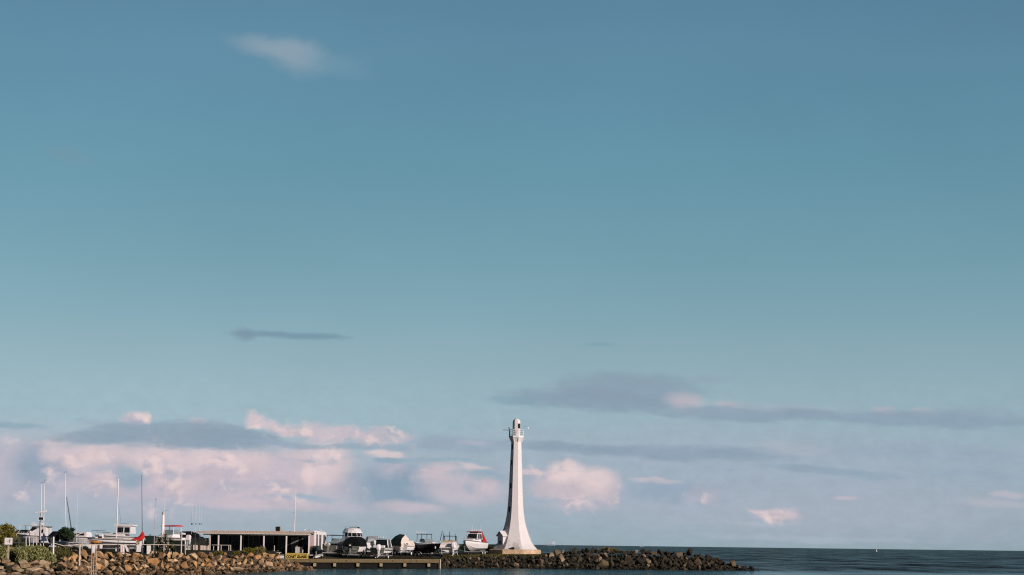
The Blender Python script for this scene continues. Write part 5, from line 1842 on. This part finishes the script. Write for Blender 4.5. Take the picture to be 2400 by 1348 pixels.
# boat with red-edged canopy
rz = R(70)
L, W, H = 5.0, 2.2, .95
b = boat_at(392, 224, rz, 'motor_boat', 'white boat with red canopy edge behind the yucca', L=L, Bm=W, tlabel='trailer under the boat behind the yucca')
hull(L, W, H, WHITE, b, WHITE)
bb, tt = frustum(1.2, 3.2, 1.8, 1.5, H, H + .42, .5, .05, .1); mb = MB(); mb.loft([bb, tt]); mb.build('cabin', WHITE, b)
bb, tt = frustum(1.2, 2.7, 1.8, 1.5, H + .40, H + .85, .4, .05, .1); mb = MB(); mb.loft([bb, tt]); mb.build('windscreen', TINT, b)
posts_top(b, 1.0, 2.6, 1.7, H + .3, H + 1.22, WHITE, RED, .10, .1, 'canopy', .04, 0)
outboard(b, 0, .7, WHITE, .9)
# dark covered boat behind the fence
b = boat_at(438, 272, R(92), 'covered_boat', 'long boat under a black cover behind the cream fence', L=3.6, Bm=2.2, tlabel='trailer under the black-covered boat behind the cream fence')
hull(3.6, 2.2, .95, BLACKHULL, b, BLACKHULL)
mb = MB(); mb.loft([[Vector((-1.05, y, .95)), Vector((-.6, y, z)), Vector((.6, y, z)), Vector((1.05, y, .95))] for y, z in ((.0, 1.5), (1.2, 1.9), (2.4, 1.85), (3.5, 1.15))]); mb.build('cover', BLACKCOVER, b)
outboard(b, 0, .6, BLACK, .9)


# ------------------------------------------------------------------ masts and poles
def pole(name, label, px0, py0, px1, py1, D, r0, r1, m, cat='mast', group=None, part='pole'):
    """pole from its foot (on the ground if py0 is None) up to its top"""
    foot = B(px0, D) if py0 is None else P(px0, py0, D)
    topp = P(px1, py1, D)
    t = thing(name, label, cat, foot, 0, group)
    mb = MB(); mb.tube((0, 0, 0), topp - foot, r0 * .68, r1 * .68, 8); mb.build(part, m, t)
    return t, foot, topp


def cap_vane(t, foot, topp, m=BLACK, h=.35):
    d = topp - foot
    mb = MB(); mb.tube(d, d + Vector((.02, 0, h * .4)), .012, .012, 5); mb.tube(d + Vector((-.1, 0, h * .4)), d + Vector((.22, 0, h)), .014, .008, 5)
    mb.build('wind_vane', m, t)


D = 206
t, f, q = pole('signal_mast', 'white signal mast with crossarm and small black display board', 94.5, None, 97.5, 1134, D, .075, .05, ALU, 'mast')
cap_vane(t, f, q, DARKMAST, .2)
a = P(83, 1201.5, D) - f; b_ = P(109.5, 1199.5, D) - f
mb = MB(); mb.tube(a, b_, .07, .07, 6); mb.build('crossarm', ALU, t)
mb = MB(); c = P(107.5, 1196, D) - f; mb.tube(c + Vector((0, 0, -.1)), c + Vector((0, 0, .1)), .06, .04, 6); mb.build('masthead_light', WHITE, t)
c = P(96.5, 1215.5, D - .2) - f
mb = MB(); mb.box(c, (.50, .10, .36)); db = mb.build('display_board', WHITE, t)
mb = MB(); mb.box(c + Vector((0, -.055, 0)), (.42, .02, .26)); mb.build('screen', BLACK, db)
mb = MB(); mb.tube(P(92.5, 1272, D + .3) - f, P(95, 1203, D + .3) - f, .085, .05, 8); mb.build('dark_stay_post', DARKMAST, t)
SM = 'bare sailboat masts behind the left rock wall'
t, f, q = pole('sailboat_mast', 'white mast with blue furled sail bundle at its foot, right beside the signal mast', 101.5, None, 104.5, 1132, 208, .055, .04, ALU, 'mast', SM)
cap_vane(t, f, q, BLACK, .4)
mb = MB()
for (x0, y0, r0), (x1, y1, r1) in zip([(103, 1268, .34), (103, 1262, .22), (103, 1257, .12)], [(103, 1262, .22), (103, 1257, .12), (102.5, 1250, .06)]):
    mb.tube(P(x0, y0, 207.7) - f, P(x1, y1, 207.7) - f, r0, r1, 9)
mb.build('sail_cover', NAVY, t)
mb = MB(); mb.tube(P(96, 1259.5, 207.6) - f, P(108, 1257.5, 207.6) - f, .09, .09, 7); mb.build('boom_cover', NAVY, t)
t, f, q = pole('sailboat_mast', 'pale mast with a dark sloping furled jib above the bushy tree', 155, None, 152.3, 1110, 214, .085, .05, ALU, 'mast', SM)
cap_vane(t, f, q, DARKMAST, .25)
mb = MB(); mb.tube(P(156, 1165, 214) - f, P(169, 1250, 214) - f, .035, .075, 6); mb.build('furled_jib', DARKMAST, t)
t, f, q = pole('sailboat_mast', 'hair-thin pale mast just right of the bushy tree', 178, None, 182.5, 1150, 214, .03, .015, ALU, 'mast', SM)
t, f, q = pole('sailboat_mast', 'thick clean white mast beside the cruiser with black side windows', 271.5, None, 277.7, 1122, 212, .10, .075, ALU, 'mast', SM)
mb = MB(); mb.path([P(277.5, 1180, 212) - f, P(282, 1215, 212) - f, P(285, 1250, 212) - f], .01, 4); mb.build('shroud', DARKMAST, t)
t, f, q = pole('sailboat_mast', 'slim dark mast rising above the red sail cover', 334, None, 332, 1112, 203, .07, .03, DARKMAST, 'mast', SM)
D = 202.8
up = [(334.3, 1246, .05), (334.2, 1251, .14), (333.2, 1257, .21), (330, 1261.5, .22), (325, 1264, .20), (318, 1266, .19), (312, 1268, .18), (307.5, 1269, .12)]
mb = MB()
rings = []
for i, (x, y, r) in enumerate(up):
    c = P(x, y, D) - f
    j0, j1 = max(0, i - 1), min(len(up) - 1, i + 1)
    d = ((P(up[j1][0], up[j1][1], D)) - (P(up[j0][0], up[j0][1], D))).normalized()
    s = d.cross(Vector((0, 1, 0))).normalized()
    rings.append([c + s * r * 1.25 * math.cos(k * math.pi / 5) + Vector((0, 1, 0)) * r * .8 * math.sin(k * math.pi / 5) for k in range(10)])
mb.loft(rings); mb.build('red_sail_cover', RED, t, True)
mb = MB(); mb.tube(P(306, 1270.5, D + .1) - f, P(334, 1266, D + .1) - f, .05, .05, 6); mb.build('boom', WHITE, t)
t, f, q = pole('flag_pole', 'short plain pole between the red sail cover and the furled white sail', 360, None, 365, 1165, 199, .05, .035, mat('grey_pole_paint', (.42, .40, .40), .5, .2, 2.0), 'pole')
mb = MB(); mb.tube(P(366, 1170, 199) - f, P(367.4, 1171, 199) - f, .03, .03, 6); mb.build('pulley', DARKMAST, t)
t, f, q = pole('sailboat_mast', 'tallest mast, with a white furled sail bundled against its lower half', 384, None, 387.5, 1100, 212, .055, .015, ALU, 'mast', SM)
D = 211.8
mb = MB()
for (x0, y0, r0), (x1, y1, r1) in zip([(380.5, 1256, .08), (381.2, 1240, .13), (381.8, 1222, .13), (382.2, 1208, .12)], [(381.2, 1240, .13), (381.8, 1222, .13), (382.2, 1208, .12), (382.6, 1204, .10)]):
    mb.tube(P(x0, y0, D) - f, P(x1, y1, D) - f, r0, r1, 8)
mb.build('furled_sail', WHITE, t)
mb = MB(); mb.tube(P(382.4, 1206, D) - f, P(382.9, 1199.5, D) - f, .15, .13, 8); mb.build('sail_head', GREYCANVAS, t)
mb = MB(); mb.tube(P(382, 1198, D) - f, P(392, 1196.5, D) - f, .012, .012, 4); mb.build('spreader', DARKMAST, t)
AN = 'thin radio aerials left of the hut'
for px0, px1, py1, r, lab, m in ((447, 452.5, 1152, .022, 'tallest pale whip aerial left of the hut', ALU), (447.5, 449, 1202, .018, 'short dark whip aerial beside the tallest pale one', DARKMAST),
                                 (457.5, 460, 1180, .04, 'white aerial with a thick white foot, nearest the hut eave', ALU), (467, 467.5, 1178, .025, 'left aerial of the close pair above the hut eave', ALU), (469.5, 472.5, 1184, .03, 'right aerial of the close pair above the hut eave', ALU)):
    t, f, q = pole('radio_aerial', lab, px0, None, px1, py1, 259.2 if px0 < 465 else 262, r, r * .5, m, 'aerial', AN)
    mb = MB(); mb.tube(P(px0 + (px1 - px0) * .62, 1230, f.y) - f, P(px0 + (px1 - px0) * .64, 1226, f.y) - f, .055, .055, 6); mb.build('base_fitting', DARKMAST, t)
    if px0 == 457.5:
        mb = MB(); mb.tube((0, 0, 0), P(458, 1245, f.y) - f, .075, .07, 8); mb.build('foot_tube', WHITE, t)
# hut roof aerial
c = P(690, 1246, HD + 2.8)
t = thing('roof_aerial', 'single white pole aerial standing on the hut roof', 'aerial', c, 0)
mb = MB(); mb.tube((0, .0, -.06), P(693.3, 1147, HD + 2.8) - c, .05, .035, 8); mb.build('pole', ALU, t)
mb = MB(); mb.tube(P(682, 1203, HD + 2.8) - c, P(691.5, 1201.5, HD + 2.8) - c, .015, .015, 5); mb.build('side_arm', DARKMAST, t)

# ------------------------------------------------------------------ rails, signs and fences
# warning sign at far left
c = G(19.5, 173.5, ground_z(19.5, 173.5))
t = thing('warning_sign', 'white warning sign with a small swimmer pictogram on a timber post', 'sign', c, 0)
sS = F / 173.5
bc = P(20, 1268.5, 173.4) - c
mb = MB(); mb.box(bc + Vector((0, 0, 0)), (18 / sS, .04, 15.5 / sS)); brd = mb.build('board', WHITEPAINT, t)
mb = MB(); mb.box(Vector((bc.x - .02, .07, (bc.z + .3) / 2 - .2)), (.14, .09, bc.z + .5)); mb.build('post', mat('bare_post_timber', (.45, .36, .26), .85, .3, 3.0), t)
u = 1 / sS
mb = MB(); y = bc.y - .023
def sp(a, b):
    return Vector((bc.x + a * u, y, bc.z + b * u))
mb.tube(sp(3.2, 3.0) + Vector((0, .0, 0)), sp(3.2, 3.0) + Vector((0, -.006, 0)), 1.5 * u, 1.5 * u, 12)
mb.loft([[sp(2.6, 1.8), sp(4.2, 1.6), sp(1.8, -1.6), sp(.8, -.9)], [p + Vector((0, -.006, 0)) for p in (sp(2.6, 1.8), sp(4.2, 1.6), sp(1.8, -1.6), sp(.8, -.9))]])
mb.loft([[sp(1.6, -1.2), sp(2.3, -1.6), sp(3.6, -4.4), sp(2.8, -4.4)], [p + Vector((0, -.006, 0)) for p in (sp(1.6, -1.2), sp(2.3, -1.6), sp(3.6, -4.4), sp(2.8, -4.4))]])
mb.build('figure', INK, brd)
mb = MB()
mb.loft([[sp(-4, -1.6), sp(-3.4, -2.4), sp(-.2, .6), sp(-.9, 1.2)], [p + Vector((0, -.006, 0)) for p in (sp(-4, -1.6), sp(-3.4, -2.4), sp(-.2, .6), sp(-.9, 1.2))]])
mb.loft([[sp(-.4, .4), sp(.3, .9), sp(4.6, -2.6), sp(4.0, -3.2)], [p + Vector((0, -.005, 0)) for p in (sp(-.4, .4), sp(.3, .9), sp(4.6, -2.6), sp(4.0, -3.2))]])
mb.build('red_wave_mark', REDINK, brd)

# dark pipe railing at far left
D = 193
c = B(72, D)
t = thing('pipe_railing', 'dark two-bar pipe railing behind the saltbush shrubs', 'railing', c, 0)
mb = MB()
for y in (1260.5, 1272):
    mb.tube(P(24, y, D) - c, P(121, y + 1, D) - c, .035, .035, 6)
mb.build('rail_bar', DARKMAST, t)
for px, m in ((26, DARKMAST), (44, DARKMAST), (61, WHITEPAINT), (69, STEEL), (78, TIMBERW), (86, STEEL), (119.5, DARKMAST)):
    mb = MB(); mb.tube(B(px, D) - c + Vector((0, 0, -.1)), P(px, 1258 if px > 60 and px < 70 else 1260, D) - c, .04, .04, 6); mb.build('rail_post', m, t)
# small lamp on post at x 68
c = B(69.5, 200)
t = thing('post_lamp', 'flat-topped lamp on a dark post left of the signal mast', 'lamp', c, 0)
mb = MB(); mb.tube((0, 0, 0), P(69.5, 1250, 200) - c, .045, .04, 6); mb.build('post', DARKMAST, t)
mb = MB(); mb.box(P(70, 1243.5, 200) - c, (.36, .2, .06)); mb.build('lamp_head', DARKMAST, t)
mb = MB(); mb.ball(P(71, 1247, 200) - c, .13, .9, .9, 1.1, 2); mb.build('globe', WHITE, t, True)
# white posts in the rocks
PG = 'white posts among the left rocks'
for px, y1, D, lab in ((124.5, 1258.5, 180.5, 'white bollard post at the right end of the saltbush shrubs'), (186, 1275, 180.5, 'cream post standing in the tan rocks left of the pole ladder')):
    c = G(px, D, ground_z(px, D) - .25)
    t = thing('marker_post', lab, 'post', c, 0, PG)
    mb = MB(); mb.tube((0, 0, 0), P(px + 1, y1, D) - c, .075, .07, 8); mb.build('post', WHITEPAINT if px < 150 else TIMBERW, t)
    mb = MB(); mb.tube(P(px + 1, y1 + .2, D) - c, P(px + 1, y1 - 1, D) - c, .08, .05, 8); mb.build('post_cap', STEEL, t)
# pole ladder down the rocks
LADDERM = mat('dull_ladder_timber', (.40, .33, .26), .85, .3, 4.0)
D = 175.5
c = G(219, D, .1)
t = thing('pole_ladder', 'tall pale pole ladder running down the tan rocks to the water', 'ladder', c, 0)
for px, y1 in ((214.5, 1277), (224.5, 1277), (219, 1303)):
    mb = MB(); mb.tube(P(px, 1349, D) - c, P(px + .7, y1, D) - c, .04, .04, 8); mb.build('stile', LADDERM, t)
for y in (1304, 1315, 1326, 1337):
    mb = MB(); mb.tube(P(214.5, y, D) - c, P(224.5, y, D) - c, .02, .02, 6); mb.build('rung', LADDERM, t)
# long hand rail
D = 190
c = G(300, D, 1.85)
t = thing('handrail', 'long weathered handrail running along the top of the rock wall', 'railing', c, 0)
pts = [(126, 1273, 184), (150, 1279.5, 185), (190, 1276.5, 186.5), (245, 1276.5, 190), (300, 1276.5, 193), (360, 1276.5, 197), (440, 1278, 203)]
mb = MB(); mb.path([P(*p) - c for p in pts], .032, 6); mb.build('rail_bar', TIMBERW, t)
for px, Dp, m, y1 in ((192, 186.8, TIMBERW, 1272), (276.5, 191.5, DARKMAST, 1264), (290, 192.2, DARKMAST, 1270), (303, 193, DARKMAST, 1276), (318, 194.5, WHITEPAINT, 1272), (333, 195.5, DARKMAST, 1263), (402, 200.2, TIMBERW, 1276), (434.5, 202.5, TIMBERW, 1276)):
    mb = MB(); f = B(px, Dp) - c; mb.tube(f + Vector((0, 0, -.2)), P(px + .4, y1, Dp) - c, .036, .033, 6); mb.build('rail_post', m, t)
# notice panels hung on the rail
NG = 'white panels hung on the handrail'
def panel(px0, px1, y0, y1, D, lab, skew=0, mark=False):
    p = [P(px0, y1, D), P(px1, y1, D), P(px1 + skew, y0, D), P(px0 + skew, y0, D)]
    c = sum(p, Vector()) / 4
    t = thing('notice_panel', lab, 'panel', c, 0, NG)
    mb = MB(); mb.loft([[q - c for q in p], [q - c + Vector((0, .04, 0)) for q in p]]); b = mb.build('panel', WHITEPAINT, t)
    if mark:
        mb = MB(); x = (px0 + px1) / 2 - .5
        q = [P(x, y1 - 1, D - .03) - c, P(x + .5, y1 - 1, D - .03) - c, P(x + .5, y0 + 2, D - .03) - c, P(x, y0 + 2, D - .03) - c]
        mb.loft([q, [v + Vector((0, .024, 0)) for v in q]]); mb.build('red_line', REDINK, b)
        q = [P(px0 + .5, y1 - 3.4, D - .03) - c, P(px1 - .5, y1 - 3.4, D - .03) - c, P(px1 - .5, y1 - 3.9, D - .03) - c, P(px0 + .5, y1 - 3.9, D - .03) - c]
        mb = MB(); mb.loft([q, [v + Vector((0, .022, 0)) for v in q]]); mb.build('black_line', INK, b)
    return t
panel(282.5, 291.5, 1277.5, 1299, 191.6, 'upright white panel with a thin red line, left of the leaning white panel', 0, True)
panel(297, 302, 1278, 1293, 192, 'narrow white panel leaning to the left against the red-lined panel', -5.5)
panel(319.5, 330, 1275, 1293.5, 194, 'broad cream-white panel below the red sail cover', 1.5)
panel(344, 353.5, 1278.5, 1299, 196, 'plain white panel left of the yucca')
panel(213.5, 222.5, 1278, 1302, 188, 'white panel hanging behind the pole ladder', 1)
# yellow bundle on the rail
t = thing('rope_bundle', 'yellow-orange rope bundle hanging on the rail beside the red sail cover mast', 'rope', P(324, 1276, 194.2), 0)
mb = MB()
for k in range(5):
    r = .09 + .015 * k
    pts = [Vector((r * .8 * math.cos(a), -.05 - .03 * k, .15 + r * 1.2 * math.sin(a))) for a in [q * math.pi / 6 for q in range(13)]]
    mb.path(pts, .045, 5)
mb.build('rope_coil', ROPE, t)
# post light left of hut
D = 205
c = B(424.5, D)
t = thing('camera_post', 'cream post with a white camera box before the dark cover and cream fence', 'camera post', c, 0)
mb = MB(); mb.tube((0, 0, -.1), P(426, 1247, D) - c, .065, .055, 8); mb.build('post', TIMBERW, t)
mb = MB(); mb.box(P(430.5, 1251, D) - c, (.38, .14, .16), m=Matrix.Rotation(R(4), 3, 'Y')); mb.build('camera_box', WHITE, t)
# dark cabinet and shade-cloth fence
c = B(353, 206)
t = thing('dark_cabinet', 'dark green cabinet with two hoops on top left of the yucca', 'cabinet', c, 0)
w0 = P(343, 1275, 206) - c; w1 = P(363, 1256, 206) - c
mb = MB(); mb.box(((w0.x + w1.x) / 2, .4, w1.z / 2), (w1.x - w0.x, .8, w1.z)); mb.build('body', mat('dark_green_paint', (.018, .028, .022), .5, .3, 2.0), t)
mb = MB()
for px in (349.5, 352.5):
    mb.path([P(px, 1256.2, 206.3) - c, P(px, 1253, 206.3) - c, P(px + 1.6, 1253, 206.3) - c, P(px + 1.6, 1256.2, 206.3) - c], .02, 5)
mb.build('hoop', DARKMAST, t)
SHADE = mat('black_shade_cloth', (.012, .016, .014), .9, .4, 3.0)
for x0, x1, D, y1, lab in ((338, 372, 207, 1277, 'black shade-cloth fence left of the yucca'), (398, 434, 209, 1266, 'black shade-cloth fence between the yucca and the cream fence')):
    c = B((x0 + x1) / 2, D)
    t = thing('shade_cloth_fence', lab, 'fence', c, 0, 'shade-cloth fences')
    p = [B(x0, D) - c, B(x1, D) - c, P(x1, y1, D) - c, P(x0, y1, D) - c]
    mb = MB(); mb.loft([p, [q + Vector((0, .05, 0)) for q in p]]); mb.build('cloth', SHADE, t)
    for px in (x0, x1):
        mb = MB(); mb.tube(B(px, D) - c + Vector((0, -.06, -.05)), P(px, y1 - .6, D) - c + Vector((0, -.06, 0)), .05, .05, 6); mb.build('fence_post', TIMBERW, t)
    mb = MB(); mb.tube(P(x0, y1, D) - c + Vector((0, -.06, 0)), P(x1, y1, D) - c + Vector((0, -.06, 0)), .04, .04, 6); mb.build('top_rail', TIMBERW, t)
# cream paling fence beside the hut
D0, D1 = 259.6, 259.6
c = B(462, 259.6)
t = thing('paling_fence', 'cream paling fence half in shadow against the left end of the hut', 'fence', c, 0)
mb = MB()
x0, x1 = 434, 489
n = 9
for i in range(n):
    a = x0 + (x1 - x0) * i / n; b_ = x0 + (x1 - x0) * (i + .88) / n
    p = [B(a, 259.6) - c, B(b_, 259.6) - c, P(b_, 1261.5, 259.6) - c, P(a, 1261.5, 259.6) - c]
    mb.loft([p, [q + Vector((0, .05, 0)) for q in p]])
mb.build('paling', CREAM, t)
mb = MB()
for y in (1262.2, 1280):
    mb.tube(P(x0, y, 259.72) - c, P(x1, y, 259.72) - c, .06, .06, 4)
mb.build('fence_rail', TIMBERW, t)
for px in (434, 488):
    mb = MB(); mb.tube(B(px, 259.5) - c, P(px, 1261, 259.5) - c, .09, .09, 6); mb.build('fence_post', TIMBERW, t)

# ------------------------------------------------------------------ distant ships
SD = 11000.0
u = SD / F
c = P(1293.5, 1277.6, SD); c.z = 0
t = thing('cargo_ship', 'pale hazy cargo ship on the horizon right of the lighthouse', 'ship', c, 0)
mb = MB(); mb.loft([[Vector((x * u, y, z * u)) for x, z in ((-14, 2.6), (9, 2.2), (8.4, 0), (-12.5, 0))] for y in (0, 20)]); mb.build('hull', SHIPHULL, t)
mb = MB(); mb.box((3.5 * u, 10, 5.8 * u), (8 * u, 16, 5.4 * u)); mb.box((4.3 * u, 10, 9.3 * u), (4.5 * u, 10, 1.8 * u)); mb.build('bridge', SHIPM, t)
mb = MB(); mb.box((-12 * u, 10, 4.6 * u), (1.6 * u, 8, 4 * u)); mb.box((-5 * u, 10, 3 * u), (9 * u, 14, 1.6 * u)); mb.build('cargo_crane', SHIPHULL, t)
c = P(1505, 1280.2, SD); c.z = 0
t = thing('distant_ship', 'tiny grey ship on the horizon above the middle of the breakwater', 'ship', c, 0)
mb = MB(); mb.loft([[Vector((x * u, y, z * u)) for x, z in ((-6, 1.4), (4.5, 1.2), (4, 0), (-5.2, 0))] for y in (0, 14)]); mb.build('hull', SHIPHULL, t)
mb = MB(); mb.box((.5 * u, 7, 2.4 * u), (2.6 * u, 10, 2.6 * u)); mb.build('bridge', SHIPHULL, t)
SD = 2600.0
u = SD / F
c = P(2055, 1295, SD); c.z = 0
t = thing('sailing_dinghy', 'tiny white sail alone on the open sea near the right of the photo', 'sailboat', c, 0)
mb = MB(); mb.loft([[Vector((x * u, y * u, z * u)) for y, z in ((-.6, 1.0), (.6, 1.0), (.25, 0), (-.25, 0))] for x in (-1.6, 1.2)]); mb.build('hull', WHITE, t)
mb = MB(); mb.loft([[Vector((-1.2 * u, 0, 1.2 * u)), Vector((.8 * u, .2, 1.2 * u)), Vector((-.9 * u, .2, 5.2 * u))], [Vector((-1.2 * u, .12, 1.2 * u)), Vector((.8 * u, .32, 1.2 * u)), Vector((-.9 * u, .32, 5.2 * u))]]); mb.build('sail', WHITE, t)
